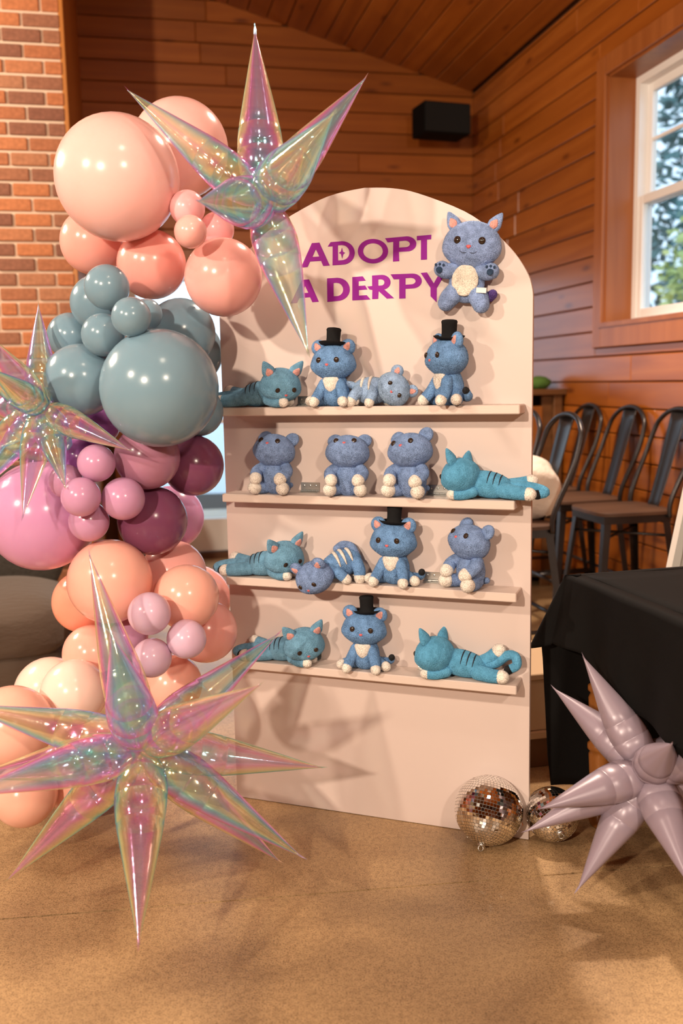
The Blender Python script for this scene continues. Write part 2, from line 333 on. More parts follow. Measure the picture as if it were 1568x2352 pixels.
# ------------------------------------------------------------------ the room: s runs along the right wall away from the camera, t to the right along the back wall
RA = math.radians(12); DR = V(-math.sin(RA), math.cos(RA), 0); DB = V(math.cos(RA), math.sin(RA), 0); COR = V(1.022, 7.2, 0)
ROOM = Matrix(((DB.x, DR.x, 0, COR.x), (DB.y, DR.y, 0, COR.y), (0, 0, 1, 0), (0, 0, 0, 1)))     # local (t, s, z)
def room_pt(t, s, z): return ROOM @ V(t, s, z)
def rmk(mb, name, m, parent=None, kind=None, label=None, smooth=False):
    """room-space mesh; object matrix = ROOM unless it has a parent that already carries it"""
    o = mb.build(name, m, parent, smooth)
    if parent is None: o.matrix_world = ROOM
    if kind: o['kind'] = kind
    if label: o['label'] = label
    return o
EAVE = 3.335; SL = .28; MOD = .138
# floor: two slabs with a sawn joint between them
floor = empty('floor'); floor['kind'] = 'structure'; floor['label'] = 'stained brown concrete floor with a sawn joint'
ja = V(-.843, 2.105, 0); jb = V(.561, 2.262, 0); jd = (jb - ja).normalized(); jn = V(-jd.y, jd.x, 0)
def slab(lo, hi):
    b = MB()
    pts = [ja + jd * -12 + jn * lo, ja + jd * 9 + jn * lo, ja + jd * 9 + jn * hi, ja + jd * -12 + jn * hi]
    b.add([p + V(0, 0, 0) for p in pts] + [p + V(0, 0, -.08) for p in pts], [(0, 1, 2, 3), (7, 6, 5, 4), (0, 4, 5, 1), (1, 5, 6, 2), (2, 6, 7, 3), (3, 7, 4, 0)])
    return b.build('slab', M['floor'], floor, False)
slab(.003, 7.4); slab(-8.5, -.003)
sub = MB(); sub.box((-12, -9, -.10), (8, 11, -.012)); o = sub.build('joint_filler', mat('joint_filler', (.04, .026, .016), .9), floor, False)

# back wall with a glazed door opening, planks laid level
DT0, DT1, DH = -2.6, -.20, 2.12
wb = MB(); wb.box((-8, .02, 0), (DT0, .14, 6)); wb.box((DT1, .02, 0), (.12, .14, 6)); wb.box((DT0, .02, DH), (DT1, .14, 6))
wall_back = rmk(wb, 'wall_back', M['groove'], None, 'structure', 'honey pine plank wall behind the display')
def ceil_z(t): return EAVE - SL * t
k = 0
while k * MOD < 4.2:
    z0 = k * MOD; z1 = z0 + MOD - .006
    t1 = 0.0 if z0 < EAVE else -(z0 - EAVE) / SL          # cut at the rake of the ceiling
    runs = [(-2.80, t1)]
    if z0 < DH + .08: runs = [(DT1 + .09, t1)]
    for a, c in runs:
        cut = a + (c - a) * random.uniform(.3, .7)
        for p0, p1 in ((a, cut - .001), (cut + .001, c)):
            if p1 - p0 < .05: continue
            rmk(MB().cbox((p0, -.002, z0), (p1, .02, z1), .004), 'plank', M['plank_t'], wall_back)
    k += 1
# glazed double door
door = empty('door_1'); door.matrix_world = ROOM; door['kind'] = 'structure'; door['label'] = 'white glazed double door letting in daylight'
f = MB(); f.box((DT0 - .08, -.03, 0), (DT0, .1, DH + .08)); f.box((DT1, -.03, 0), (DT1 + .08, .1, DH + .08)); f.box((DT0, -.03, DH), (DT1, .1, DH + .08)); f.build('door_frame', M['trim_wood'], door, False)
mid = (DT0 + DT1) / 2
for a, c in ((DT0, mid - .002), (mid + .002, DT1)):
    lf = MB(); lf.cbox((a, .02, .05), (c, .065, .29), .004); lf.cbox((a, .02, DH - .13), (c, .065, DH), .004); lf.cbox((a, .02, .29), (a + .12, .065, DH - .13), .004); lf.cbox((c - .12, .02, .29), (c, .065, DH - .13), .004); lf.cbox((a + .12, .025, .985), (c - .12, .06, 1.015), .003)
    d = lf.build('door_leaf', M['white_paint'], door, False)
    MB().box((a + .12, .038, .29), (c - .12, .044, DH - .13)).build('pane', M['glass'], d, False)
MB().box((DT0, -.02, 0), (DT1, .12, .045)).build('threshold', M['groove'], door, False)

# right wall with a deep-set sash window
WS0, WS1, WZ0, WZ1, WD = -3.25, -2.06, 1.55, 2.835, .172
wr = MB(); wr.box((.02, -12, 0), (.24, WS0, 3.6)); wr.box((.02, WS1, 0), (.24, .02, 3.6)); wr.box((.02, WS0, 0), (.24, WS1, WZ0)); wr.box((.02, WS0, WZ1), (.24, WS1, 3.6))
wall_right = rmk(wr, 'wall_right', M['groove'], None, 'structure', 'pine plank wall with a deep window on the right')
k = 0; CW = .10
while k * MOD < EAVE - .02:
    z0 = k * MOD; z1 = min(z0 + MOD - .006, EAVE - .005)
    runs = [(-7.0, 0)]
    zt, zb = WZ1 + CW, WZ0 - .126
    if z1 > zb and z0 < zt:
        runs = [(-7.0, WS0 - CW), (WS1 + CW, 0)]
        if z1 > zt + .02: rmk(MB().cbox((-.002, WS0 - CW, zt + .001), (.02, WS1 + CW, z1), .004), 'plank', M['plank_s'], wall_right)
        if z0 < zb - .02: rmk(MB().cbox((-.002, WS0 - CW, z0), (.02, WS1 + CW, zb - .001), .004), 'plank', M['plank_s'], wall_right)
    for a, c in runs:
        cut = a + (c - a) * random.uniform(.55, .8)
        for p0, p1 in ((a, cut - .001), (cut + .001, c)):
            rmk(MB().cbox((-.002, p0, z0), (.02, p1, z1), .004), 'plank', M['plank_s'], wall_right)
    k += 1
win = empty('window_1'); win.matrix_world = ROOM; win['kind'] = 'structure'; win['label'] = 'white sash window in a deep wooden reveal'
cs = MB(); cs.cbox((-.022, WS1, WZ0 - .126), (.02, WS1 + CW, WZ1 + CW), .004); cs.build('casing', M['trim_wood'], win, False)
MB().cbox((-.022, WS0 - CW, WZ0 - .126), (.02, WS0, WZ1 + CW), .004).build('casing', M['trim_wood'], win, False)
MB().cbox((-.024, WS0, WZ1), (.02, WS1, WZ1 + CW), .004).build('casing', M['trim_wood'], win, False)
MB().cbox((-.024, WS0, WZ0 - .126), (.02, WS1, WZ0), .004).build('apron', M['trim_wood'], win, False)
jm = MB(); jm.box((.0, WS1 - .012, WZ0), (WD, WS1, WZ1)); jm.box((.0, WS0, WZ0), (WD, WS0 + .012, WZ1)); jm.build('jamb', M['trim_wood'], win, False)
MB().box((.0, WS0, WZ1 - .012), (WD, WS1, WZ1)).build('head_jamb', M['trim_wood'], win, False)
MB().box((-.03, WS0 - .02, WZ0 - .018), (WD, WS1 + .02, WZ0 + .006)).build('window_sill', M['trim_wood'], win, False)
def sash(name, x0, z0, z1, fr, bars):
    a, c = WS0 + .045, WS1 - .045; s = MB()
    s.cbox((x0, a, z0), (x0 + .035, a + fr, z1), .003); s.cbox((x0, c - fr, z0), (x0 + .035, c, z1), .003); s.cbox((x0, a + fr, z0), (x0 + .035, c - fr, z0 + fr), .003); s.cbox((x0, a + fr, z1 - fr), (x0 + .035, c - fr, z1), .003)
    for q in bars: s.cbox((x0 + .008, a + fr, q - .009), (x0 + .026, c - fr, q + .009), .003)
    o = s.build(name, M['vinyl'], win, False); MB().box((x0 + .014, a + fr - .004, z0 + fr - .004), (x0 + .019, c - fr + .004, z1 - fr + .004)).build('pane', M['glass'], o, False)
vf = MB(); vf.box((WD - .02, WS0 + .012, WZ0), (WD + .07, WS0 + .05, WZ1)); vf.box((WD - .02, WS1 - .05, WZ0), (WD + .07, WS1 - .012, WZ1)); vf.box((WD - .02, WS0 + .05, WZ1 - .05), (WD + .07, WS1 - .05, WZ1 - .012)); vf.box((WD - .02, WS0 + .05, WZ0), (WD + .07, WS1 - .05, WZ0 + .03)); vf.build('window_frame', M['vinyl'], win, False)
sash('upper_sash', WD + .03, 2.17, WZ1 - .05, .045, [2.50]); sash('lower_sash', WD - .012, WZ0 + .03, 2.215, .045, [])

# ceiling: planks run from front to back up the slope
cl = MB(); th = math.atan(SL); RD = -4.2
cl.add([V(.3, -12, ceil_z(.3) + .03), V(.3, .2, ceil_z(.3) + .03), V(RD, .2, ceil_z(RD) + .03), V(RD, -12, ceil_z(RD) + .03), V(-8.4, -12, EAVE), V(-8.4, .2, EAVE)]
       + [V(.3, -12, ceil_z(.3) + .13), V(.3, .2, ceil_z(.3) + .13), V(RD, .2, ceil_z(RD) + .13), V(RD, -12, ceil_z(RD) + .13), V(-8.4, -12, EAVE + .1), V(-8.4, .2, EAVE + .1)],
       [(0, 1, 2, 3), (3, 2, 5, 4), (9, 8, 7, 6), (10, 11, 8, 9), (0, 6, 7, 1), (1, 7, 8, 2), (2, 8, 11, 5), (5, 11, 10, 4), (4, 10, 9, 3), (3, 9, 6, 0)])
ceiling = rmk(cl, 'ceiling', M['groove'], None, 'structure', 'sloping pine plank ceiling')
cm = Matrix.Translation(V(0, 0, EAVE)) @ Matrix.Rotation(th, 4, 'Y') @ Matrix.Rotation(0, 4, 'Z')
for k in range(29):
    a = -.02 - k * MOD * 1.02; c = a - MOD * 1.02 + .006
    cut = random.uniform(-6, -2.5)
    for p0, p1 in ((-9.5, cut - .001), (cut + .001, 0)):
        o = rmk(MB().cbox((c, p0, .006), (a, p1, .028), .004, cm), 'plank', M['plank_s'], ceiling)
# brick column and its wood-clad return
BS = -1.652; BT = -2.795
bk = MB(); bk.box((-3.66, BS + .012, 0), (BT - .006, 0, 5)); brick_wall = rmk(bk, 'wall_brick', M['mortar'], None, 'structure', 'red and brown brick column at the left')
CRS = .0745; BL = .192; bme = {}
def brick_mesh(w):
    key = round(w, 3)
    if key not in bme:
        o = MB().cbox((0, 0, 0), (w, .09, CRS - .0140), .0035).build('brick', M['brick'], None, False); bme[key] = o.data; bpy.data.objects.remove(o)
    return bme[key]
for r in range(3, 47):
    t = BT; n = 0
    while t > -3.6:
        w = BL if (n or r % 2) else BL * .5
        if n and r % 5 == 2 and n == 2: w = BL * .5
        w = round(w + random.choice((-.006, 0, 0, .006)), 3) if n else w
        t0 = max(t - w, -3.65)
        o = link_copy('brick', brick_mesh(t - t0 - .0140), brick_wall, (t0 + .0140, BS + random.uniform(-.0025, .0025), r * CRS + .005)); t = t0; n += 1
rmk(MB().cbox((BT - .004, BS + .004, 0), (BT + .022, -.0, 4.6), .004), 'trim_1', M['jamb_wood'], None, 'structure', 'bright orange wood board on the side of the brick column')
# remaining shell behind and beside the camera
rmk(MB().box((-8.2, -12, 0), (-8.0, .1, 3.6)), 'wall_left', M['plank_s'], None, 'structure', 'plank wall at the far left, out of view')
rmk(MB().box((-8.2, -12.2, 0), (.3, -12, 5)), 'wall_front', M['plank_t'], None, 'structure', 'plank wall behind the camera')
rmk(MB().box((-8.2, .14, -.3), (30, 40, -.12)).box((.3, -30, -.3), (30, .14, -.12)), 'ground_outside', M['ground'], None, 'structure', 'pale ground outside the windows')

# ------------------------------------------------------------------ arched display board: local x along the board, -y towards the viewer, z up
BO = V(-.341, 2.756, 0); BU = V(.9372, -.3489, 0).normalized(); BN = V(BU.y, -BU.x, 0); BRZ = math.atan2(BU.y, BU.x)
BW = .897
def b_uz(x, y, off=0.0): p = on_plane(x, y, BO + BN * off, BN); return (p - BO).dot(BU), p.z
board = empty('arched_display_board', BO, BRZ)
tag(board, 'tall white arched display board with four narrow shelves and purple lettering', 'display board')
half = [(.4485, 1.465), (.4470, 1.4925), (.4355, 1.531), (.400, 1.5875), (.344, 1.6455), (.270, 1.700), (.148, 1.7545), (.075, 1.774), (0, 1.7815)]
hs = spline([V(a, 0, z) for a, z in half], 4)
outl = [(BW / 2 + p.x, p.z) for p in hs] + [(BW / 2 - p.x, p.z) for p in hs[::-1][1:]]
outl = [(BW, .002)] + outl + [(0, .002)]
n = len(outl)
TH = .019
vs = [V(u, 0, z) for u, z in outl] + [V(u, TH, z) for u, z in outl]
fs = [tuple(range(n)), tuple(range(2 * n - 1, n - 1, -1))] + [(i, i + n, (i + 1) % n + n, (i + 1) % n) for i in range(n)]
panel = mk('panel', vs, fs, M['board'], board, True, 35)
# bare wood edge shows on the cut side
brace = MB(); brace.box((.10, TH, .02), (.14, .35, .06)); brace.box((.10, TH, .02), (.14, .06, 1.3)); brace.box((.76, TH, .02), (.80, .35, .06)); brace.box((.76, TH, .02), (.80, .06, 1.3))
for u in (.10, .76): brace.tube([V(u + .02, .33, .05), V(u + .02, .04, 1.1)], .018, 4)
brace.build('rear_brace', M['shelf'], board, False)
SHZ = [(1.203, .031, .880), (.958, .031, .868), (.716, .034, .874), (.467, .036, .876)]; SD = .085
shelves = []
for z, u0, u1 in SHZ:
    s = MB().cbox((u0, -SD, z - .024), (u1, 0, z), .0025).build('shelf', M['shelf'], board, False); shelves.append(s)
def hinge(u, z, parent):
    h = MB(); w = .029
    h.cbox((u - w, -.0022, z + .003), (u + w, -.0002, z + .028), .0006); h.cbox((u - w, -.022, z + .0002), (u + w, -.003, z + .0022), .0006)
    for k in range(5): h.tube([V(u - w + k * .0116 + .0004, -.004, z + .004), V(u - w + (k + 1) * .0116 - .0004, -.004, z + .004)], .0034, 8)
    for k in (-1, 0, 1): h.blob((u + k * .018, -.0025, z + .019), (.003, .0014, .003), None, 10, 6)
    return h.build('hinge', M['steel'], parent, True, 30)
for sh, xs in zip(range(4), ([(706, 915), (990, 912)], [(713, 1118), (1006, 1124)], [(704, 1322), (998, 1330)], [(718, 1508), (985, 1522)])):
    for px, py in xs:
        u, _ = b_uz(px, py); hinge(u, SHZ[sh][0], shelves[sh])
# lettering is cut vinyl
def arc(cx, cy, rx, ry, a0, a1, n=14): return [(cx + rx * math.cos(a0 + (a1 - a0) * k / n), cy + ry * math.sin(a0 + (a1 - a0) * k / n)) for k in range(n + 1)]
H2 = PI / 2
LET = [
 [[(152, 212), (198, 209), (262, 351), (222, 354), (209, 322), (140, 327), (125, 361), (84, 364)], [(176, 249), (198, 295), (155, 298)]],
 [[(268, 206), (340, 200)] + arc(340, 273, 78, 73, -H2, H2) + [(280, 350), (281, 232), (250, 234)], [(313, 226), (338, 224)] + arc(338, 271, 47, 47, -H2, H2) + [(314, 320)]],
 [[(338, 240), (345, 266), (358, 272), (346, 282), (340, 308), (332, 280), (319, 274), (331, 265)]],
 [arc(531, 262, 94, 76, 0, 2 * PI, 40)[:-1], arc(531, 262, 61, 49, 0, 2 * PI, 40)[:-1]],
 [[(606, 182), (738, 170)] + arc(742, 217, 58, 47, -H2, H2) + [(692, 266), (694, 324), (655, 327), (657, 204), (622, 208)], [(694, 200), (728, 197)] + arc(732, 217, 28, 20, -H2, H2) + [(693, 240)]],
 [[(803, 168), (893, 160), (892, 188), (866, 190), (866, 314), (828, 316), (829, 193), (804, 195)]],
 [[(90, 440), (134, 437), (195, 576), (155, 579), (141, 548), (75, 553), (60, 584), (20, 587)], [(110, 478), (130, 520), (90, 523)]],
 [[(246, 431), (310, 427)] + arc(310, 499, 77, 72, -H2, H2) + [(248, 577)], [(286, 460), (306, 458)] + arc(306, 500, 40, 41, -H2, H2) + [(287, 542)]],
 [[(403, 423), (467, 418), (486, 445), (442, 449), (442, 478), (482, 475), (496, 500), (443, 504), (443, 538), (492, 535), (515, 562), (403, 568)]],
 [[(525, 413), (585, 409)] + arc(588, 455, 52, 46, -H2, H2 * .8, 10) + [(598, 497), (662, 554), (617, 557), (566, 510), (563, 558), (526, 560), (527, 503), (509, 500), (495, 481), (526, 478)], [(564, 438), (580, 436)] + arc(582, 456, 20, 19, -H2, H2, 8) + [(564, 476)]],
 [[(640, 406), (775, 401)] + arc(778, 447, 56, 46, -H2, H2) + [(733, 496), (733, 555), (694, 557), (694, 436), (660, 437)], [(733, 430), (762, 428)] + arc(766, 448, 29, 20, -H2, H2) + [(733, 470)]],
 [[(827, 397), (866, 394), (908, 462), (948, 390), (988, 387), (927, 492), (926, 580), (888, 542), (888, 490)]],
]
def letter(loops):
    cu = bpy.data.curves.new('letter', 'CURVE'); cu.dimensions = '2D'; cu.fill_mode = 'BOTH'; cu.extrude = .0004
    for lp in loops:
        sp = cu.splines.new('POLY'); sp.points.add(len(lp) - 1); sp.use_cyclic_u = True
        for q, (cx, cy) in zip(sp.points, lp):
            u, z = b_uz(660 + cx * .37, 480 + cy * .37); q.co = (u, z, 0, 1)
    tmp = bpy.data.objects.new('tmp', cu); COL.objects.link(tmp)
    dg = bpy.context.evaluated_depsgraph_get(); me = bpy.data.meshes.new_from_object(tmp.evaluated_get(dg))
    bpy.data.objects.remove(tmp)
    me.transform(Matrix(((1, 0, 0, 0), (0, 0, -1, -.0006), (0, 1, 0, 0), (0, 0, 0, 1))))
    me.materials.clear(); me.materials.append(M['letter']); me.name = 'letter'
    o = bpy.data.objects.new('letter', me); COL.objects.link(o); o.parent = panel; return o
for lp in LET: letter(lp)

# ------------------------------------------------------------------ plush cats (plain generic soft toys; face of button eyes, felt nose and a stitched mouth)
def head_part(root, c, r, rot, fur, ears='round', inner='fur_pink', cheeks=.12, face=True, es=1.0):
    """head with ears, eyes, nose and mouth as sub-parts; local -y is the face"""
    rx, ry, rz = r
    def shape(q):
        low = max(0, -q.z); k = 1 + cheeks * math.exp(-((q.z + .35) / .35) ** 2) * abs(q.x)
        return V(q.x * k, q.y * (1 + .10 * math.exp(-((q.z + .3) / .3) ** 2) * (q.y < 0)), q.z * (.96 if q.z > 0 else 1))
    h = MB().blob((0, 0, 0), r, None, 32, 20, shape).build('head', M[fur], root); h.location = c; h.rotation_euler = rot
    for s in (-1, 1):
        ec = V(s * rx * .70, ry * .05, rz * .82); er = rx * (.36 if ears == 'round' else .40) * es
        m = Matrix.Rotation(s * .55, 4, 'Y')
        if ears == 'round': e = MB().blob(ec, (er, er * .55, er * 1.0), m, 16, 10)
        else: e = MB().blob(ec + V(s * rx * .02, 0, rz * .05), (er * .82, er * .5, er * 1.45), m, 16, 12, lambda q: V(q.x * (1 - .5 * max(0, q.z)), q.y * (1 - .4 * max(0, q.z)), q.z))
        eo = e.build('ear', M[fur], h)
        if inner: MB().blob(ec + V(s * rx * .01, -er * .42, rz * .02), (er * .5, er * .16, er * .62), m, 14, 8, lambda q: V(q.x * (1 - .5 * max(0, q.z)), q.y, q.z)).build('ear_lining', M[inner], h)
    if face:
        def surf(x, z): k = max(.02, 1 - (x / rx) ** 2 / (1 + cheeks) ** 2 - (z / rz) ** 2); return -ry * math.sqrt(k) * 1.02
        for s in (-1, 1):
            x = s * rx * .42; z = rz * .12
            MB().blob((x, surf(x, z) + .0008, z), (rx * .125, rx * .07, rx * .13), None, 14, 10).build('eye', M['button'], h)
        z = -rz * .14; MB().blob((0, surf(0, z) - .001, z), (rx * .085, rx * .05, rx * .065), None, 12, 8, lambda q: V(q.x * (1 + .4 * q.z), q.y, q.z)).build('nose', M['nose'], h)
        pts = []
        for k in range(13):
            x = -rx * .30 + rx * .60 * k / 12; z = -rz * .36 - rz * .09 * abs(math.sin(PI * k / 6)) + rz * .06
            pts.append(V(x, surf(x, z) * (1.035 if z > -rz * .5 else 1.05), z))
        MB().tube(pts, rx * .016, 6).build('mouth', M['stitch'], h)
    return h
def top_hat(head, z, tilt=(0, 0, 0), s=1.0, loc=(0, 0)):
    prof = [(.0, 0), (.018, -.0005), (.034, .002), (.039, .007), (.040, .0085), (.036, .006), (.022, .0045), (.0195, .006), (.0188, .02), (.0195, .038), (.0205, .043), (.018, .047), (.010, .0485), (.0, .049)]
    h = MB().lathe([(max(r, .0002) * s, q * s) for r, q in prof], 28).build('top_hat', M['felt'], head)
    h.location = (loc[0], loc[1], z); h.rotation_euler = tilt; return h
def limb_part(root, name, pts, rad, fur, tip=None, tip_mat='fur_white', tipr=1.06, tipscale=(1, 1, 1)):
    o = MB().limb(pts, rad).build(name, M[fur], root)
    if tip is not None:
        d = (Vector(pts[-1]) - Vector(pts[-2])).normalized(); r = rad[-1] * tipr
        MB().blob(Vector(pts[-1]) + d * r * tip, (r * tipscale[0], r * tipscale[1], r * 1.15 * tipscale[2]), d.to_track_quat('Z', 'Y').to_matrix().to_4x4(), 16, 12).build('paw_pad', M[tip_mat], o)
    return o
def plush_root(px, py, off, z, rz, label, s=1.0, name='plush_cat'):
    u, zz = b_uz(px, py, off); p = BO + BU * u + BN * off; o = empty(name, (p.x, p.y, zz if z is None else z), BRZ + rz); o.scale = (s, s, s)
    tag(o, label, 'plush toy', 'blue plush cats on the display board'); return o
def stripes_on(root, c, r, axis_m, xs, a0, a1, m='stitch', rad=.0011):
    for x in xs:
        k = math.sqrt(max(.05, 1 - x * x)); pts = [axis_m @ V(x * r[0], math.sin(a) * r[1] * k * 1.012, math.cos(a) * r[2] * k * 1.012) + Vector(c) for a in [a0 + (a1 - a0) * q / 8 for q in range(9)]]
        MB().tube(pts, [rad * (.3 + 1.2 * math.sin(PI * (q + .4) / 8.8)) for q in range(9)], 6).build('stripe', M[m], root)

def sit_hat(px, py, z, rz, label, fur='fur_blue', hat=(0, 0, 0), hoff=(0, 0), hrot=(0, 0, 0), off=.052, s=1.0):
    """upright sitting cat in a small top hat"""
    R = plush_root(px, py, off, z, rz, label, s)
    MB().blob((0, .004, .050), (.040, .036, .052), None, 24, 16, lambda q: V(q.x * (1 - .22 * q.z), q.y * (1 - .2 * q.z), q.z)).build('body', M[fur], R)
    MB().blob((0, -.024, .058), (.022, .012, .026), None, 18, 12, lambda q: V(q.x * (1 + .5 * q.z), q.y, q.z)).build('chest_patch', M['fur_white'], R)
    for sgn in (-1, 1):
        limb_part(R, 'front_leg', [(sgn * .022, -.016, .060), (sgn * .034, -.028, .034), (sgn * .040, -.044, .0165)], (.0155, .0145, .0135), fur, .25)
        limb_part(R, 'hind_leg', [(sgn * .026, .004, .022), (sgn * .046, -.004, .016), (sgn * .060, -.014, .0145)], (.022, .0165, .0135), fur, .2)
    limb_part(R, 'tail', [(.01, .028, .022), (.045, .026, .018), (.070, .016, .022), (.076, .004, .034)], (.010, .010, .0095, .0085), fur, .2, 'fur_black')
    h = head_part(R, (0, -.002, .118), (.060, .049, .049), hrot, fur)
    top_hat(h, .0445, hat, 1.0, hoff)
    return R
def sit_tilt(px, py, z, rz, label, fur='fur_grey', tilt=-.6, roll=0.0, off=.05, s=1.0):
    """sitting cat with its face tipped up towards the ceiling"""
    R = plush_root(px, py, off, z, rz, label, s)
    MB().blob((0, .004, .046), (.041, .034, .050), None, 24, 16, lambda q: V(q.x * (1 - .1 * q.z), q.y, q.z)).build('body', M[fur], R)
    for sgn in (-1, 1):
        limb_part(R, 'front_leg', [(sgn * .034, -.004, .072), (sgn * .046, -.020, .062), (sgn * .040, -.038, .050)], (.017, .0165, .0165), fur, .45, tipr=1.05)
        limb_part(R, 'hind_leg', [(sgn * .022, .004, .020), (sgn * .034, -.016, .0175), (sgn * .040, -.034, .0185)], (.019, .0175, .0165), fur, .45, tipr=1.12)
    limb_part(R, 'tail', [(0, .026, .018), (.012, .034, .016), (.03, .032, .02)], (.010, .009, .008), fur)
    head_part(R, (0, .000, .120), (.059, .048, .046), (tilt, roll, 0), fur, cheeks=.08, inner=None)
    return R
def lie(px, py, z, sx, rz, label, fur='fur_sky', off=.048, s=1.0, hrot=None, tail_up=False, legs_up=False, ears='point'):
    """cat lying on its belly, head towards sx (+1 right, -1 left); tail and hind legs stretched out behind"""
    R = plush_root(px, py, off, z, rz, label, s)
    am = Matrix.Rotation(sx * -.16, 4, 'Y')
    bc = V(0, .004, .037); brr = (.070, .037, .035)
    MB().blob(bc, brr, am, 28, 16).build('body', M[fur], R)
    stripes_on(R, bc, brr, am, [-.5 * sx, -.28 * sx, -.06 * sx], -1.35, .35)
    h = head_part(R, (sx * .066, -.012, .060), (.056, .050, .049), hrot or (0.3, 0, sx * 1.0), fur, ears=ears)
    for q in (-1, 1):
        limb_part(R, 'front_leg', [(sx * .034, q * .022 - .004, .020), (sx * .058, q * .026 - .010, .0135), (sx * .080, q * .022 - .016, .0130)], (.016, .0145, .0135), fur, .2)
    if legs_up:
        limb_part(R, 'hind_leg', [(-sx * .048, -.014, .022), (-sx * .080, -.022, .0185), (-sx * .106, -.026, .0185)], (.021, .0185, .0165), fur, .3, tipr=1.08)
        limb_part(R, 'hind_leg', [(-sx * .046, .016, .034), (-sx * .072, .018, .050), (-sx * .092, .016, .070)], (.021, .0185, .0165), fur, .3, tipr=1.08)
    else:
        limb_part(R, 'hind_leg', [(-sx * .046, -.014, .024), (-sx * .082, -.024, .0195), (-sx * .108, -.028, .0175)], (.021, .0185, .0165), fur, .3, tipr=1.06)
        limb_part(R, 'hind_leg', [(-sx * .046, .018, .030), (-sx * .080, .026, .036), (-sx * .104, .028, .043)], (.021, .0185, .0160), fur, .3, tipr=1.06)
    if tail_up: tl = [(-sx * .060, .010, .036), (-sx * .090, .012, .042), (-sx * .120, .008, .066), (-sx * .142, .000, .066), (-sx * .146, -.006, .046), (-sx * .130, -.010, .036)]
    else: tl = [(-sx * .060, .006, .034), (-sx * .100, .004, .034), (-sx * .138, -.004, .028), (-sx * .152, -.010, .020), (-sx * .136, -.016, .0155)]
    limb_part(R, 'tail', tl, (.013, .0125, .0125, .012, .0115), fur, .2, 'fur_black')
    return R
# top shelf
Z1, Z2, Z3, Z4 = [q[0] + .0005 for q in SHZ]
lie(600, 930, Z1, 1, 0.0, 'blue striped plush cat sprawled at the left end of the top shelf', 'fur_sky', .055, 1.0, (.45, 0, .75))
sit_hat(768, 935, Z1, 0.0, 'blue plush cat in black top hat sitting near the middle of the top shelf', hat=(-.12, .04, 0), s=1.0)
R = plush_root(868, 925, .046, Z1, 0, 'pale blue plush cat slumped beside the hatted cat on the top shelf')
bc = V(-.020, .006, .040); MB().blob(bc, (.056, .034, .037)).build('body', M['fur_pale'], R)
stripes_on(R, bc, (.056, .034, .037), Matrix.Identity(4), [-.35, .05], -1.5, .3, 'fur_white', .003)
limb_part(R, 'front_leg', [(-.006, -.020, .036), (-.010, -.030, .022), (-.012, -.036, .012)], (.015, .0135, .0125), 'fur_pale', .2)
limb_part(R, 'front_leg', [(.014, .016, .026), (.018, .02, .016), (.02, .022, .0125)], (.014, .013, .0125), 'fur_pale', .2)
limb_part(R, 'hind_leg', [(-.048, -.018, .040), (-.058, -.026, .028), (-.064, -.032, .016)], (.017, .0155, .0145), 'fur_pale', .2)
limb_part(R, 'hind_leg', [(-.052, .018, .03), (-.058, .022, .02), (-.06, .022, .0135)], (.016, .0145, .0135), 'fur_pale', .2)
limb_part(R, 'tail', [(-.066, .006, .052), (-.086, .002, .058), (-.100, -.004, .050)], (.010, .0095, .009), 'fur_pale', .2)
head_part(R, (.050, -.014, .044), (.047, .043, .042), (.15, .95, .35), 'fur_pale', cheeks=.06)
sit_hat(1028, 925, Z1, -.75, 'blue plush cat in black top hat turned sideways on the top shelf', hat=(.05, .12, 0), hoff=(.004, .004), s=1.04)
# second shelf
sit_tilt(633, 1130, Z2, -.05, 'grey blue plush cat with upturned head, leftmost on the second shelf', roll=.06, s=1.02)
sit_tilt(800, 1135, Z2, .12, 'grey blue plush cat with upturned head, second from left on the second shelf', tilt=-.7, s=1.0)
sit_tilt(943, 1136, Z2, -.22, 'grey blue plush cat with upturned head, third from left on the second shelf', tilt=-.45, roll=-.16, s=1.04)
lie(1118, 1143, Z2, -1, 0.0, 'bright blue plush cat lying face away, overhanging the right end of the second shelf', 'fur_teal', .05, 1.0, (.25, -.12, -1.9))
# third shelf
lie(610, 1328, Z3, 1, 0.0, 'blue striped plush cat lying at the left end of the third shelf', 'fur_sky', .05, 1.0, (.35, -.1, .95))
R = plush_root(756, 1350, .07, Z3, 0, 'blue plush cat with white bands, head drooping over the third shelf edge')
am = Matrix.Rotation(.65, 4, 'Z') @ Matrix.Rotation(-.30, 4, 'Y'); bc = V(.030, .016, .048)
MB().blob(bc, (.062, .036, .038), am).build('body', M['fur_blue'], R)
stripes_on(R, bc, (.062, .036, .038), am, [-.18, .12, .45], -1.5, .9, 'fur_white', .0034)
limb_part(R, 'hind_leg', [(.074, .020, .052), (.086, .012, .034), (.088, .008, .018)], (.019, .017, .0155), 'fur_blue', .25)
limb_part(R, 'hind_leg', [(.058, .044, .040), (.064, .046, .026), (.066, .046, .0165)], (.018, .016, .015), 'fur_blue', .2)
limb_part(R, 'front_leg', [(.030, -.014, .034), (.044, -.020, .024), (.054, -.018, .0155)], (.016, .015, .014), 'fur_blue', .2)
limb_part(R, 'front_leg', [(-.006, .026, .03), (-.014, .03, .022), (-.020, .03, .015)], (.016, .015, .014), 'fur_blue', .2)
limb_part(R, 'tail', [(.066, .042, .072), (.050, .048, .092), (.026, .046, .096), (.010, .04, .086)], (.011, .012, .012, .011), 'fur_grey')
head_part(R, (-.030, -.036, .018), (.056, .048, .046), (.55, -.28, -.25), 'fur_grey', cheeks=.08)
sit_hat(905, 1348, Z3, -.05, 'blue plush cat in black top hat sitting on the third shelf', hat=(-.05, .05, 0), hoff=(.002, 0), s=1.03)
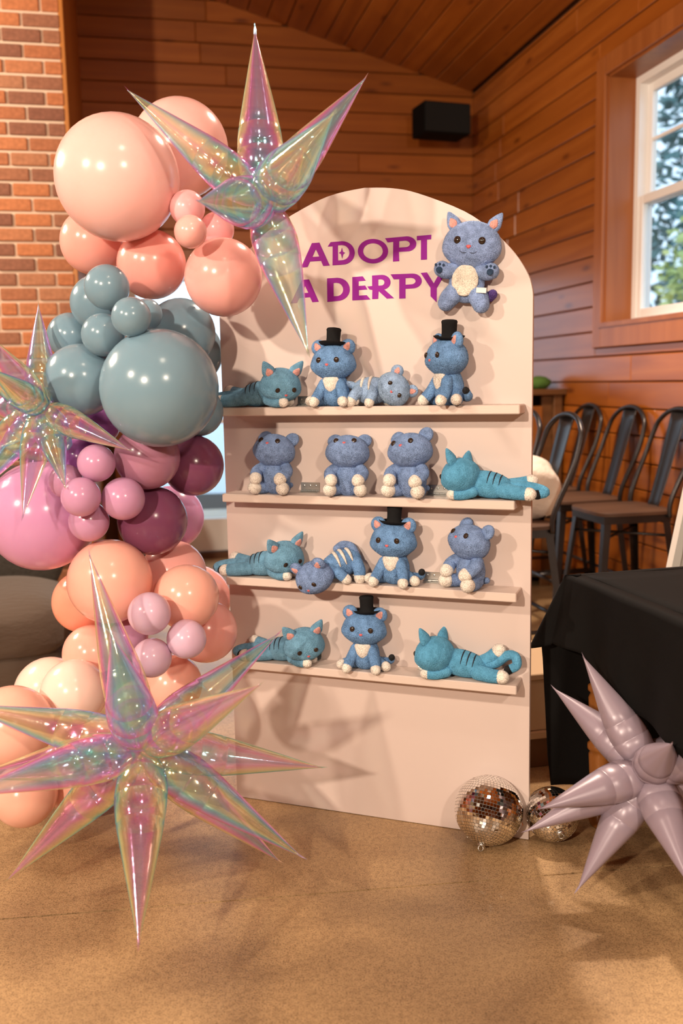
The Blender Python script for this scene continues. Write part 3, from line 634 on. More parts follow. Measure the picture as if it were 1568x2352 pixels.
sit_tilt(1078, 1350, Z3, -.65, 'grey blue plush cat with upturned head at the right end of the third shelf', tilt=-.5, roll=.12, s=1.04)
# bottom shelf
lie(655, 1528, Z4, 1, 0.0, 'blue striped plush cat crouching behind a star spike on the bottom shelf', 'fur_sky', .052, 1.0, (.35, -.12, .6))
sit_hat(838, 1538, Z4, .10, 'blue plush cat in black top hat sitting on the bottom shelf', hat=(-.06, -.10, 0), hoff=(.006, 0), hrot=(0, .06, .05), s=1.0)
lie(1058, 1558, Z4, -1, 0.0, 'bright blue plush cat lying at the right end of the bottom shelf, hind leg raised', 'fur_teal', .05, 1.04, (.25, -.15, -1.95), True, True)
# the one fixed to the panel
R = plush_root(1066, 700, .030, None, 0.0, 'periwinkle plush cat with cream belly fixed to the panel beside the lettering')
R.rotation_euler = (0, .10, BRZ)
MB().blob((0, .004, .062), (.047, .026, .058), None, 24, 16, lambda q: V(q.x * (1 - .12 * q.z), q.y, q.z)).build('body', M['fur_peri'], R)
MB().blob((0, -.0195, .060), (.035, .008, .040)).build('belly_patch', M['fur_cream'], R)
for sgn in (-1, 1):
    a = limb_part(R, 'front_leg', [(sgn * .034, -.004, .086), (sgn * .052, -.010, .082), (sgn * .064, -.014, .086)], (.019, .020, .021), 'fur_peri')
    MB().blob((sgn * .066, -.035, .082), (.0085, .003, .0085)).build('paw_pad', M['fur_navy'], a)
    for k in (-1, 0, 1): MB().blob((sgn * .066 + k * .010, -.0345, .0965 - abs(k) * .002), (.0032, .002, .0038)).build('toe_pad', M['fur_navy'], a)
    limb_part(R, 'hind_leg', [(sgn * .028, .000, .030), (sgn * .040, -.006, .014), (sgn * .046, -.010, .002)], (.026, .025, .022), 'fur_peri')
limb_part(R, 'tail', [(.03, .014, .022), (.058, .010, .022), (.070, .004, .030)], (.013, .013, .0125), 'fur_purple')
MB().cbox((.034, -.030, .030), (.060, -.0285, .043), .0004).build('care_tag', M['care'], R, False)
head_part(R, (.006, -.004, .150), (.075, .034, .062), (0, 0, .0), 'fur_peri', ears='point', cheeks=.06, es=.72)

import numpy as np
def fuzz(o, per, length, rng):
    """short pile: thin slivers combed downwards all over a soft part, kept in the part's own mesh"""
    me = o.data; me.calc_loop_triangles(); nv = len(me.vertices)
    co = np.empty(nv * 3); me.vertices.foreach_get('co', co); co = co.reshape(-1, 3)
    vn = np.empty(nv * 3); me.vertex_normals.foreach_get('vector', vn); vn = vn.reshape(-1, 3)
    tr = np.empty(len(me.loop_triangles) * 3, dtype=np.int64); me.loop_triangles.foreach_get('vertices', tr); tr = tr.reshape(-1, 3)
    a, b, c = co[tr[:, 0]], co[tr[:, 1]], co[tr[:, 2]]; ar = np.linalg.norm(np.cross(b - a, c - a), axis=1) / 2
    n = int(ar.sum() * 1e6 * per)
    if n < 8: return
    k = rng.choice(len(tr), n, p=ar / ar.sum()); u = rng.random((n, 1)); v = rng.random((n, 1)); f = (u + v) > 1; u = np.where(f, 1 - u, u); v = np.where(f, 1 - v, v)
    P = a[k] + (b[k] - a[k]) * u + (c[k] - a[k]) * v; Nn = vn[tr[k, 0]] * (1 - u - v) + vn[tr[k, 1]] * u + vn[tr[k, 2]] * v; Nn /= np.linalg.norm(Nn, axis=1, keepdims=True) + 1e-9
    D = rng.normal(0, .55, (n, 3)) + np.array([0, 0, -.6]); T = D - Nn * (D * Nn).sum(1, keepdims=True); T /= np.linalg.norm(T, axis=1, keepdims=True) + 1e-9
    S = np.cross(Nn, T); ln = length * rng.uniform(.6, 1.2, (n, 1)); th = rng.uniform(.45, 1.1, (n, 1)); tip = P + (Nn * np.cos(th) + T * np.sin(th)) * ln; w = ln * .16
    NV = np.concatenate([co] + [np.stack([P - S * w, P + S * w, tip], 1).reshape(-1, 3)])
    fa = [tuple(p.vertices) for p in me.polygons] + (nv + np.arange(n * 3).reshape(-1, 3)).tolist()
    vnn = np.concatenate([vn, np.repeat(Nn * .8 + T * .2, 3, axis=0)])
    m2 = bpy.data.meshes.new(me.name); m2.from_pydata(NV.tolist(), [], fa); m2.polygons.foreach_set('use_smooth', [True] * len(m2.polygons)); m2.materials.append(me.materials[0]); m2.update()
    m2.normals_split_custom_set_from_vertices(vnn.tolist())
    o.data = m2; bpy.data.meshes.remove(me)
_rng = np.random.default_rng(5)
for o in [q for q in bpy.data.objects if q.type == 'MESH' and q.data.materials and q.data.materials[0] and q.data.materials[0].name.startswith('plush_')]:
    short = o.data.materials[0].name in ('plush_teal_blue', 'plush_sky_blue', 'plush_black', 'plush_navy', 'plush_pink')
    fuzz(o, .30 if short else .34, .0014 if short else .0017, _rng)

# ------------------------------------------------------------------ balloon garland: (x, y, z, radius, colour, label)
BAL = [
(-.557,2.500,1.797,.1574,'peach_pale','largest pale peach balloon at the upper left of the garland'),
(-.440,2.780,1.934,.1366,'peach_pale','large pale peach balloon behind, at the very top of the garland'),
(-.684,2.720,1.673,.0907,'peach','peach balloon tucked under the largest pale one, beside the bricks'),
(-.506,2.630,1.597,.0938,'coral','coral balloon between two other coral ones above the blue cluster'),
(-.296,2.500,1.544,.1005,'coral_pink','glossy coral pink balloon beside the hanging star, nearest the board'),
(-.355,2.360,1.639,.0398,'coral_pink','small round coral pink balloon in front, under the largest pale balloon'),
(-.379,2.482,1.717,.0450,'pink','small rosy balloon just above the small coral pink one'),
(-.315,2.560,1.675,.0454,'pink','small rosy balloon half hidden behind the hanging star'),
(-.580,2.420,1.517,.0563,'blue','dusty blue balloon at the top of the blue cluster'),
(-.643,2.586,1.492,.0765,'blue','dusty blue balloon behind the topmost blue one, at the left'),
(-.498,2.307,1.434,.0477,'blue','small dusty blue balloon standing out in front above the largest blue one'),
(-.491,2.460,1.451,.0398,'blue','smallest dusty blue balloon, half hidden behind a small one'),
(-.601,2.440,1.400,.0549,'blue','small dusty blue balloon touching the upper left of the largest blue one'),
(-.431,2.611,1.410,.0941,'blue','dusty blue balloon below the coral pink one, at the right'),
(-.436,2.789,1.362,.0957,'blue','dusty blue balloon at the back, against the left edge of the board'),
(-.393,2.620,1.195,.0692,'blue','dusty blue balloon peeping out below right of the largest blue one'),
(-.739,2.637,1.409,.0641,'blue','dusty blue balloon at the far left, against the bricks'),
(-.680,2.500,1.287,.0952,'blue','mid-size dusty blue balloon in front of the left star'),
(-.449,2.366,1.262,.1472,'blue','largest dusty blue balloon in the garland'),
(-.513,2.487,1.081,.0867,'mauve','mauve balloon directly under the largest blue one'),
(-.413,2.615,1.045,.0853,'purple','plum balloon at the right, beside the second shelf'),
(-.517,2.534,.904,.0950,'purple','plum balloon above the peach cluster'),
(-.816,2.534,.922,.1488,'lilac','largest lilac pink balloon at the left edge'),
(-.503,2.746,.881,.0940,'lilac','lilac balloon behind the lower plum one'),
(-.621,2.380,1.076,.0481,'lilac_small','small lilac balloon, topmost of the small lilac cluster'),
(-.712,2.418,1.027,.0445,'lilac_small','small lilac balloon, leftmost of the small lilac cluster'),
(-.654,2.340,.995,.0496,'lilac_small','small pale lilac balloon at the front centre of the small cluster'),
(-.562,2.400,.981,.0554,'lilac_small','small lilac balloon, rightmost of the small lilac cluster'),
(-.659,2.419,.921,.0526,'lilac_small','small lilac balloon, lowest of the small lilac cluster'),
(-.670,2.620,1.161,.0550,'violet','violet balloon glimpsed between the two larger blue ones'),
(-.735,2.660,1.069,.0585,'violet','violet balloon behind the spikes of the left star'),
(-.620,2.448,.755,.1121,'peach2','large peach balloon below the lilac cluster'),
(-.758,2.677,.647,.0903,'coral2','orange coral balloon at the left, beside the armchair'),
(-.486,2.638,.736,.0935,'rose','rosy pink balloon under the lower plum one'),
(-.424,2.477,.701,.0881,'peach2','light peach balloon at the right of the peach cluster'),
(-.396,2.612,.568,.0898,'rose','rosy peach balloon low against the left edge of the board'),
(-.448,2.786,.620,.1044,'rose','rosy balloon at the back, beside the third shelf'),
(-.497,2.340,.691,.0549,'lavender','small lavender balloon, topmost of the three lavender ones'),
(-.411,2.376,.612,.0515,'lavender','small lavender balloon, rightmost of the three lavender ones'),
(-.500,2.360,.568,.0513,'lavender','small lavender balloon, lowest of the three lavender ones'),
(-.590,2.500,.588,.0530,'lilac_small','small lilac balloon behind the lavender trio'),
(-.717,2.579,.520,.0804,'peach2','peach balloon behind the tall spike of the floor star'),
(-.846,2.595,.402,.1011,'cream','cream balloon at the left, below the armchair'),
(-.728,2.429,.456,.0888,'cream','cream balloon left of the floor star centre'),
(-.852,2.297,.413,.1042,'peach3','pale apricot balloon at the left edge above the star spikes'),
(-.497,2.599,.417,.0863,'peach2','peach balloon behind the upper right spikes of the floor star'),
(-.887,2.450,.159,.0871,'peach3','apricot balloon near the floor at the left edge'),
(-.775,2.560,.130,.0801,'peach3','apricot balloon near the floor behind the star spikes'),
(-.641,2.859,.236,.1118,'peach2','peach balloon low at the back behind the floor star'),
(-.774,2.696,.182,.1137,'peach3','apricot balloon at the back, low on the left'),
]
SPINE_X, SPINE_Y = -.56, 2.66
for x, y, z, r, c, lab in BAL:
    d = V(SPINE_X - x, SPINE_Y - y, random.uniform(-.05, .05))
    d = (d.normalized() + V(0, .9, -.2)).normalized() if d.length > .02 else V(0, 1, 0)
    R = empty('balloon', (x, y, z)); tag(R, lab, 'balloon', 'balloons of the garland')
    def shape(q):
        k = max(0, q.z - .55) / .45; return V(q.x * (1 - .02 * q.z), q.y * (1 - .02 * q.z), q.z * (1 + .10 * k * k))
    q = d.to_track_quat('Z', 'Y').to_matrix().to_4x4()
    MB().blob((0, 0, 0), (r, r, r * 1.01), q, 40, 26, shape).build('latex_skin', M['latex_' + c], R)
    kb = MB().lathe([(.001, 1.105 * r), (.012 * r / .1, 1.10 * r), (.006, 1.13 * r), (.005, 1.14 * r), (.010, 1.165 * r), (.0105, 1.172 * r), (.002, 1.172 * r)], 12, q); kb.build('knot', M['latex_' + c], R)

# ------------------------------------------------------------------ starburst balloons
PROF = [(0, .20), (.03, .42), (.06, .60), (.10, .76), (.15, .90), (.155, .87), (.16, .905), (.22, .975), (.28, 1.0), (.286, .965), (.292, .99), (.36, .95), (.42, .89), (.426, .86), (.432, .875), (.50, .78), (.60, .63), (.70, .475), (.80, .32), (.88, .19), (.94, .095), (.975, .045), (.99, .03), (1.0, .022)]
def spike_mb(c, tip, rmax, seg=26, seam=True, ph=0.0):
    d = tip - c; L = d.length; m = frame_z(d, c); v = []; b = MB(); n = len(PROF)
    rnd = [random.uniform(-1, 1) for _ in range(8)]
    for i, (t, r) in enumerate(PROF):
        for k in range(seg):
            a = 2 * PI * k / seg + ph
            w = 1 + .035 * math.cos(2 * a + rnd[0]) + .018 * math.sin(5 * a + 9 * t + rnd[1]) * (t < .5) + .012 * math.cos(9 * a + 30 * t)*(t < .35)
            fin = .07 * max(0, math.cos(a)) ** 40 + .07 * max(0, -math.cos(a)) ** 40 if seam else 0
            v.append(m @ V(math.cos(a) * rmax * r * (w + fin), math.sin(a) * rmax * r * w, t * L))
    f = [(i * seg + k, i * seg + (k + 1) % seg, (i + 1) * seg + (k + 1) % seg, (i + 1) * seg + k) for i in range(n - 1) for k in range(seg)]
    f += [tuple((n - 1) * seg + k for k in range(seg))]
    b.add(v, f); w = rmax * .07
    tab = [m @ V(-w, .0006, L * .97), m @ V(w, .0006, L * .97), m @ V(w * .6, .0006, L * 1.0), m @ V(0, .003, L * 1.035), m @ V(-w, .0006, L * 1.0)]
    return b.add(tab, [(0, 1, 2, 3, 4)])
def star(cpx, Y, L, rr, tips, material, label, name='starburst_balloon', extra=(), seam=True, group='iridescent starburst balloons'):
    """tips: (px, py, near/far) with the tip placed a spike length away from the centre along that line of sight"""
    c = at_y(cpx[0], cpx[1], Y); R = empty(name, c); tag(R, label, 'foil balloon', group)
    for px, py, sg, *rest in tips:
        k = rest[0] if rest else 1.0
        d = ray(px, py).normalized(); oc = c - CC; bq = d.dot(oc); disc = (L * k) ** 2 - (oc.length_squared - bq * bq)
        t = bq + sg * math.sqrt(disc) if disc > 0 else bq
        tip = CC + d * t
        if tip.z < .004: tip = CC + d * ((.004 - CAMH) / d.z)
        spike_mb(V(0, 0, 0), tip - c, rr * L * (rest[1] if len(rest) > 1 else 1), seam=seam, ph=random.uniform(0, 6)).build('spike', material, R)
    for e in extra: spike_mb(V(0, 0, 0), Vector(e).normalized() * L, rr * L, seam=seam).build('spike', material, R)
    MB().blob((0, 0, 0), (rr * L * .55,) * 3, None, 16, 12).build('hub', material, R)
    return R
star((325, 1715), 2.10, .46, .118, [(205, 1275, 1), (255, 1455, -1, 1.0), (640, 1455, 1), (597, 1573, -1), (740, 1763, 1), (692, 1968, 1), (640, 1977, 1), (318, 2170, -1), (18, 2020, 1), (-95, 1830, -1), (-80, 1790, 1), (-90, 1618, 1), (330, 1700, 1)],
     M['film'], 'large iridescent starburst balloon standing on the floor')
star((605, 465), 2.28, .425, .122, [(585, 68, 1), (293, 207, 1), (840, 178, 1), (768, 258, -1, 1.0, 1.15), (455, 462, -1, .82, 1.15), (708, 812, -1), (700, 330, -1, .5)],
     M['film'], 'iridescent starburst balloon hanging at the top left of the arch')
star((98, 940), 2.43, .31, .125, [(88, 700, 1), (-55, 745, -1), (-70, 830, -1, .9), (-90, 925, 1), (-80, 1060, 1), (-60, 1140, 1), (52, 1190, -1), (300, 1035, -1), (170, 1052, 1), (150, 1120, -1, .8), (-20, 850, -1, .8)],
     M['film'], 'iridescent starburst balloon at the left edge, in front of the bricks')
star((1490, 1772), 2.18, .315, .158, [(1338, 1507, 1), (1270, 1580, 1), (1240, 1858, -1), (1206, 1910, 1), (1325, 2045, 1), (1590, 2045, -1), (1543, 1708, -1, .8), (1535, 1690, 1), (1720, 1700, -1), (1700, 1860, 1), (1660, 1640, 1)],
     M['lavender_foil'], 'matte lavender starburst balloon leaning under the black table', group=None)

# ------------------------------------------------------------------ mirror balls and tinsel
def mirror_ball(px, py, rpx, Y, label, tile, tiltm):
    c = at_y(px, py, Y); r = rpx / FPX * (c - CC).dot(CF); c.z = max(c.z, r + .004)
    R = empty('mirror_ball', c); tag(R, label, 'disco ball', 'mirror balls on the floor')
    MB().blob((0, 0, 0), (r * .985,) * 3, None, 40, 24).build('core', M['grout'], R)
    b = MB(); rows = int(PI * r / tile)
    for j in range(rows):
        th = PI * (j + .5) / rows; nn = max(3, int(2 * PI * r * math.sin(th) / tile))
        for i in range(nn):
            ph = 2 * PI * i / nn; nrm = V(math.sin(th) * math.cos(ph), math.sin(th) * math.sin(ph), math.cos(th))
            e1 = V(-math.sin(ph), math.cos(ph), 0); e2 = nrm.cross(e1); h = tile * .455; hw = min(h, PI * r * math.sin(th) / nn * .92)
            nj = (nrm + e1 * random.uniform(-.035, .035) + e2 * random.uniform(-.035, .035)).normalized(); e1 = (e1 - nj * e1.dot(nj)).normalized(); e2 = nj.cross(e1); p = nrm * r
            q = [p + e1 * hw + e2 * h, p - e1 * hw + e2 * h, p - e1 * hw - e2 * h, p + e1 * hw - e2 * h]
            b.add([tiltm @ x for x in q] + [tiltm @ (x - nrm * .0025) for x in q], [(0, 1, 2, 3), (0, 4, 5, 1), (1, 5, 6, 2), (2, 6, 7, 3), (3, 7, 4, 0)])
    tag(b.build('mirror_tiles', M['mirror'], R, False), kind='stuff')
    m4 = tiltm.to_4x4() if len(tiltm) == 3 else tiltm
    hb = MB().lathe([(.001, r * 1.0), (.011, r * .995), (.011, r + .004), (.004, r + .005), (.001, r + .006)], 14, m4)
    hb.tube([m4 @ V(.007 * math.cos(a), 0, r + .010 + .007 * math.sin(a)) for a in [2 * PI * k / 14 for k in range(15)]], .0012, 6, False)
    hb.build('hanger_cap', M['steel'], R)
    return R, c, r
tm1 = Matrix.Rotation(.35, 4, 'Y') @ Matrix.Rotation(PI - .55, 4, 'X'); tm2 = Matrix.Rotation(-.3, 4, 'Y') @ Matrix.Rotation(1.9, 4, 'X')
_, c1, r1_ = mirror_ball(1122, 1880, 78, 2.43, 'larger mirror ball at the foot of the display board', .0088, tm1)
_, c2, r2_ = mirror_ball(1267, 1896, 61, 2.44, 'smaller mirror ball half hidden by the lavender star', .0088, tm2)
tn = MB(); tc0 = at_y(1200, 1868, 2.47)
for k in range(170):
    d = V(random.gauss(0, 1), random.gauss(0, .7), random.gauss(0, 1)).normalized(); e = V(random.gauss(0, 1), random.gauss(0, 1), random.gauss(0, 1)).normalized() * .0011
    a = tc0 + V(random.uniform(-.014, .014), random.uniform(-.012, .012), random.uniform(-.02, .02)); p = a + d * random.uniform(.016, .034); p.z = max(p.z, .003)
    mid_ = a.lerp(p, .5) + V(0, 0, .006); tn.add([a - e, a + e, mid_ + e, mid_ - e, p + e, p - e], [(0, 1, 2, 3), (3, 2, 4, 5)])
tag(tn.build('tinsel_tuft', M['tinsel'], None, False), 'tuft of silver tinsel between the two mirror balls', 'tinsel', kind='stuff')

# ------------------------------------------------------------------ table with black cloth
TZ = .715; TA = on_z(1309, 1318, TZ + .005); E1 = V(.239, -.971, 0).normalized(); E2 = V(.971, .239, 0); T1, T2 = 1.0, 1.2; TA.z = 0
tb = empty('side_table', TA + (E1 * T1 + E2 * T2) * .5); tb.location.z = 0
tag(tb, 'table with turned orange wood legs under the black cloth', 'table')
def tl(a, c, z): p = TA + E1 * a + E2 * c - tb.location; return V(p.x, p.y, z)
top = MB(); q = [tl(.012, .012, 0), tl(T1 - .012, .012, 0), tl(T1 - .012, T2 - .012, 0), tl(.012, T2 - .012, 0)]
top.add([p + V(0, 0, TZ - .03) for p in q] + [p + V(0, 0, TZ - .003) for p in q], [(0, 1, 2, 3), (7, 6, 5, 4), (0, 4, 5, 1), (1, 5, 6, 2), (2, 6, 7, 3), (3, 7, 4, 0)]); top.build('tabletop', M['oak'], tb, False)
LP = [(.018, 0), (.024, .006), (.030, .025), (.031, .05), (.024, .065), (.022, .075), (.029, .085), (.030, .10), (.026, .12), (.029, .17), (.031, .215), (.027, .225), (.035, .232), (.035, .245), (.028, .252), (.026, .28), (.032, .34), (.034, .38), (.028, .395), (.036, .402), (.036, .414), (.029, .42), (.031, .47), (.034, .53), (.034, .68)]
for a, c in ((.085, .055), (T1 - .085, .055), (.085, T2 - .055), (T1 - .085, T2 - .055)):
    MB().lathe(LP, 24, Matrix.Translation(tl(a, c, .0))).build('leg', M['oak'], tb)
# cloth
def hem(px, py): p = on_plane(px, py, TA - E2 * .01, E2); return (p - TA).dot(E1), p.z
hp = sorted([hem(*q) for q in ((1345, 1500), (1375, 1560), (1440, 1620), (1520, 1682), (1568, 1718))])
def hem_z(s):
    if s <= hp[0][0]: return hp[0][1]
    for (a, za), (c, zc) in zip(hp, hp[1:]):
        if s <= c: return za + (zc - za) * (s - a) / (c - a)
    return max(.10, hp[-1][1] - (s - hp[-1][0]) * .5)
cz = TZ + .004; cols = []; NV = 22
def column(edge, out, drop, flare, wph, wav):
    c = []
    for k in range(NV + 1):
        f = k / NV; rad = .012
        if k == 0: c.append(edge - out * .03 + V(0, 0, cz)); continue
        w = wav * f * math.sin(wph)
        c.append(edge + out * (.010 + flare * f + w) + V(0, 0, cz - .004 - drop * (k - 1) / (NV - 1)))
    return c
n1_ = 60
for i in range(n1_ + 1):
    s = T1 * (1 - i / n1_); cols.append(column(TA + E1 * s, -E2, cz - .004 - hem_z(s), .012 + .02 * (s < .2) * (1 - s / .2), s * 24 + 1.0, .012))
d_end = cz - .004 - hem_z(0)
for i in range(1, 13):
    f = i / 13; a = f * PI / 2; out = (-E2 * math.cos(a) - E1 * math.sin(a))
    cols.append(column(TA.copy(), out, d_end + .03 * math.sin(PI * f), .085 * math.sin(PI * min(1, f * 1.25)) ** 1.0 + .02, 0, 0))
for i in range(60):
    s = T2 * (i / 59) ** 1.5; f = min(1, s / .03); f = f * f * (3 - 2 * f)
    fl = .07 * math.exp(-s / .12) + .02
    cols.append(column(TA + E2 * s, (-E1 - E2 * .55 * math.exp(-s / .10)).normalized(), d_end + (.66 - d_end) * f, fl, s * 30, .016))
cmesh = MB().grid(cols)
ctr = [TA + E1 * .03 + E2 * .03, TA + E1 * T1 + E2 * .03, TA + E1 * T1 + E2 * T2, TA + E1 * .03 + E2 * T2]
rows = []
for i in range(13):
    a = ctr[0].lerp(ctr[1], i / 12); c = ctr[3].lerp(ctr[2], i / 12)
    rows.append([a.lerp(c, k / 24) + V(0, 0, cz - a.lerp(c, k / 24).z + .0015 * math.sin(i * 1.3 + k * .9)) for k in range(25)])
cmesh.grid(rows)
cloth = cmesh.build('tablecloth', M['cloth'], None, True); cloth.modifiers.new('thickness', 'SOLIDIFY').thickness = .0015
tag(cloth, 'black cloth draped unevenly over the table at the right', 'tablecloth')

# ------------------------------------------------------------------ bar stools along the right wall
def make_stool():
    R = empty('bar_stool'); SZ = .665; HT = 1.118; w = .175        # local: -x is the front of the seat, back towards +x
    o = MB(); pts = []
    nn = 28; prof = []
    for k in range(nn):
        a = 2 * PI * k / nn; e = .34; prof.append((math.copysign(abs(math.cos(a)) ** e, math.cos(a)) * .185, math.copysign(abs(math.sin(a)) ** e, math.sin(a)) * .18))
    v = [V(x, y, SZ - .018) for x, y in prof] + [V(x, y, SZ - .004) for x, y in prof] + [V(x * .975, y * .975, SZ) for x, y in prof]
    f = [tuple(range(nn))[::-1], tuple(range(2 * nn, 3 * nn))] + [(r * nn + k, r * nn + (k + 1) % nn, (r + 1) * nn + (k + 1) % nn, (r + 1) * nn + k) for r in (0, 1) for k in range(nn)]
    o.add(v, f); o.build('seat', M['dark_seat'], R, True, 40)
    MB().box((-.165, -.16, SZ - .055), (.165, .16, SZ - .018)).build('seat_frame', M['gunmetal'], R, False)
    for sx in (-1, 1):
        for sy in (-1, 1):
            l = MB(); a = V(sx * .160, sy * .155, SZ - .03); c = V(sx * .225, sy * .215, .0); t0 = .034; t1 = .022
            vv = []
            for p, t in ((a, t0), (c, t1)): vv += [p, p + V(-sx * t, 0, 0), p + V(-sx * t, -sy * .004, 0), p + V(-sx * .004, -sy * .004, 0), p + V(-sx * .004, -sy * t, 0), p + V(0, -sy * t, 0)]
            l.add(vv, [(k, (k + 1) % 6, (k + 1) % 6 + 6, k + 6) for k in range(6)] + [(0, 1, 2, 3, 4, 5), (11, 10, 9, 8, 7, 6)]); l.build('leg', M['gunmetal'], R, False)
    for sy in (-1, 1): MB().tube([V(-.203, sy * .196, .22), V(.203, sy * .196, .22)], .009, 8).build('stretcher', M['gunmetal'], R)
    for sx in (-1, 1): MB().tube([V(sx * .197, -.200, .26), V(sx * .197, .200, .26)], .009, 8).build('stretcher', M['gunmetal'], R)
    MB().tube([V(-.16, -.155, SZ - .12), V(.16, .155, SZ - .12)], .007, 6).tube([V(-.16, .155, SZ - .12), V(.16, -.155, SZ - .12)], .007, 6).build('cross_brace', M['gunmetal'], R)
    # hooped back
    base = V(.140, .172, SZ - .03); lean = .235
    hoop = [V(.150, -.172, SZ - .035), V(.155, -.176, SZ + .05), V(.235, -.186, SZ + .24)]
    for k in range(1, 10):
        a = PI * k / 10; hoop.append(V(.262 + .035 * math.sin(a), -.182 * math.cos(a) * (1 if abs(math.cos(a)) < .99 else 1), HT - .155 + .150 * math.sin(a) ** .8))
    hoop += [V(.235, .186, SZ + .24), V(.155, .176, SZ + .05), V(.150, .172, SZ - .035)]
    MB().tube(spline(hoop, 4), .0115, 10).build('back_hoop', M['gunmetal'], R)
    rows = []
    for k in range(9):
        f = k / 8; z = SZ - .03 + (HT - .012 - SZ + .03) * f; x = .158 + .135 * f ** .9; hw = .045 + .020 * f
        rows.append([V(x + .010 * (1 - (q / 3) ** 2) , hw * q / 3, z) for q in range(-3, 4)])
    sp = MB().grid(rows).build('back_splat', M['gunmetal'], R); sp.modifiers.new('thickness', 'SOLIDIFY').thickness = .003
    return R
stool = make_stool(); SROT = RA
ST = [(-2.87, -.325, 'bar stool nearest the camera along the plank wall, seat in full view'), (-2.42, -.325, 'middle bar stool of the row along the plank wall'), (-1.97, -.325, 'farthest bar stool of the row, beside the wooden cabinet'),
      (-3.10, -1.00, 'bar stool with the white bag on its seat, behind the board edge'), (-2.64, -.98, 'bar stool almost wholly hidden behind the board')]
for i, (s, t, lab) in enumerate(ST):
    o = stool if i == 0 else copy_tree(stool)
    o.location = room_pt(t, s, 0); o.rotation_euler = (0, 0, SROT); tag(o, lab, 'bar stool', 'bar stools by the wall')
# white bag on the stool seat
def bagf(q):
    k = 1 + .10 * math.sin(3 * q.x + 2 * q.z) + .06 * math.sin(7 * q.y + 4 * q.z); return V(math.copysign(abs(q.x) ** .8, q.x) * k * (1 - .22 * max(0, q.z)), math.copysign(abs(q.y) ** .85, q.y) * k, math.copysign(abs(q.z) ** .75, q.z))
bg = empty('canvas_bag', room_pt(-.885, -3.06, .667), SROT); tag(bg, 'white canvas bag slumped on a bar stool', 'bag')
MB().blob((.005, 0, .135), (.128, .15, .140), Matrix.Rotation(.15, 4, 'Y'), 28, 18, bagf).build('bag_body', M['bag'], bg)
MB().tube(spline([V(-.10, -.10, .20), V(-.135, -.12, .12), V(-.14, -.06, .04), V(-.13, .02, .10), V(-.09, .06, .21)], 6), .009, 8).build('strap', M['bag'], bg)

# ------------------------------------------------------------------ cabinet with moss, speaker, sign, box, armchair
cb = empty('wooden_cabinet'); cb.matrix_world = ROOM; tag(cb, 'dark wooden cabinet against the plank wall behind the stools', 'cabinet')
MB().cbox((-.62, -1.62, 1.165), (-.002, -1.05, 1.20), .004).build('cabinet_top', M['cabinet'], cb, False)
MB().cbox((-.075, -1.60, .0), (-.02, -1.07, 1.165), .004).build('side_panel', M['cabinet'], cb, False)
MB().cbox((-.60, -1.60, .0), (-.56, -1.07, 1.165), .004).build('side_panel', M['cabinet'], cb, False)
MB().cbox((-.56, -1.095, .0), (-.075, -1.07, 1.165), .003).build('back_panel', M['cabinet'], cb, False)
d1 = MB().cbox((-.555, -1.585, .08), (-.14, -1.565, 1.10), .004).build('door', M['cabinet_red'], cb, False)
MB().blob((-.165, -1.60, .95), (.012, .012, .012)).build('knob', M['steel'], d1)
MB().cbox((-.14, -1.575, .0), (-.075, -1.55, 1.165), .003).build('face_frame', M['cabinet'], cb, False)
for t, s, rx in ((-.115, -1.46, .075), (-.235, -1.44, .085)):
    o = MB().blob((0, 0, 0), (rx, rx * .8, .042), None, 24, 14, lambda q: q * (1 + .08 * math.sin(9 * q.x) * math.cos(8 * q.y + 5 * q.z))).build('moss_mound', M['moss']); o.location = room_pt(t, s, 1.2 + .036); tag(o, {-.115: 'green moss mound at the right on the wooden cabinet', -.235: 'green moss mound beside the board edge on the wooden cabinet'}[t], 'moss', 'moss on the cabinet')
sp = empty('wall_speaker', room_pt(-.35, -.32, 2.94), RA + .12); tag(sp, 'black loudspeaker mounted in the upper corner of the room', 'speaker')
MB().cbox((-.175, -.11, 0), (.175, .11, .205), .008).build('cabinet', M['speaker'], sp, False)
MB().cbox((-.168, -.118, .008), (.168, -.108, .197), .004).build('grille', mat('speaker_cloth', (.004, .004, .004), .95), sp, False)
MB().tube([V(0, .1, .1), V(0, .33, .1)], .018, 10).build('bracket', M['gunmetal'], sp)
# white A-frame sign at the right edge
sg = empty('a_frame_sign', (1.19, 3.15, 0), .5); tag(sg, 'white A-frame sign cut off by the right edge of the photo', 'sign')
for sgn, nm in ((-1, 'front_board'), (1, 'rear_board')):
    fr = MB(); lean = .22 * sgn
    def sl(x, z, th_): return V(x, (.9 - z) * lean + th_, z)
    for x0, x1, z0, z1 in ((-.03, .01, 0, .9), (.55, .59, 0, .9), (.01, .55, .05, .10), (.01, .55, .84, .90)):
        p = [sl(x, z, t_) for x in (x0, x1) for t_ in (-.012, .012) for z in (z0, z1)]; fr.add(p, [(0, 1, 3, 2), (4, 6, 7, 5), (0, 4, 5, 1), (2, 3, 7, 6), (0, 2, 6, 4), (1, 5, 7, 3)])
    o = fr.build(nm, M['white_paint'], sg, False)
    p = [sl(x, z, t_) for x in (.01, .55) for t_ in (-.004, .004) for z in (.10, .84)]; MB().add(p, [(0, 1, 3, 2), (4, 6, 7, 5), (0, 4, 5, 1), (2, 3, 7, 6), (0, 2, 6, 4), (1, 5, 7, 3)]).build('face', M['white_paint'], o, False)
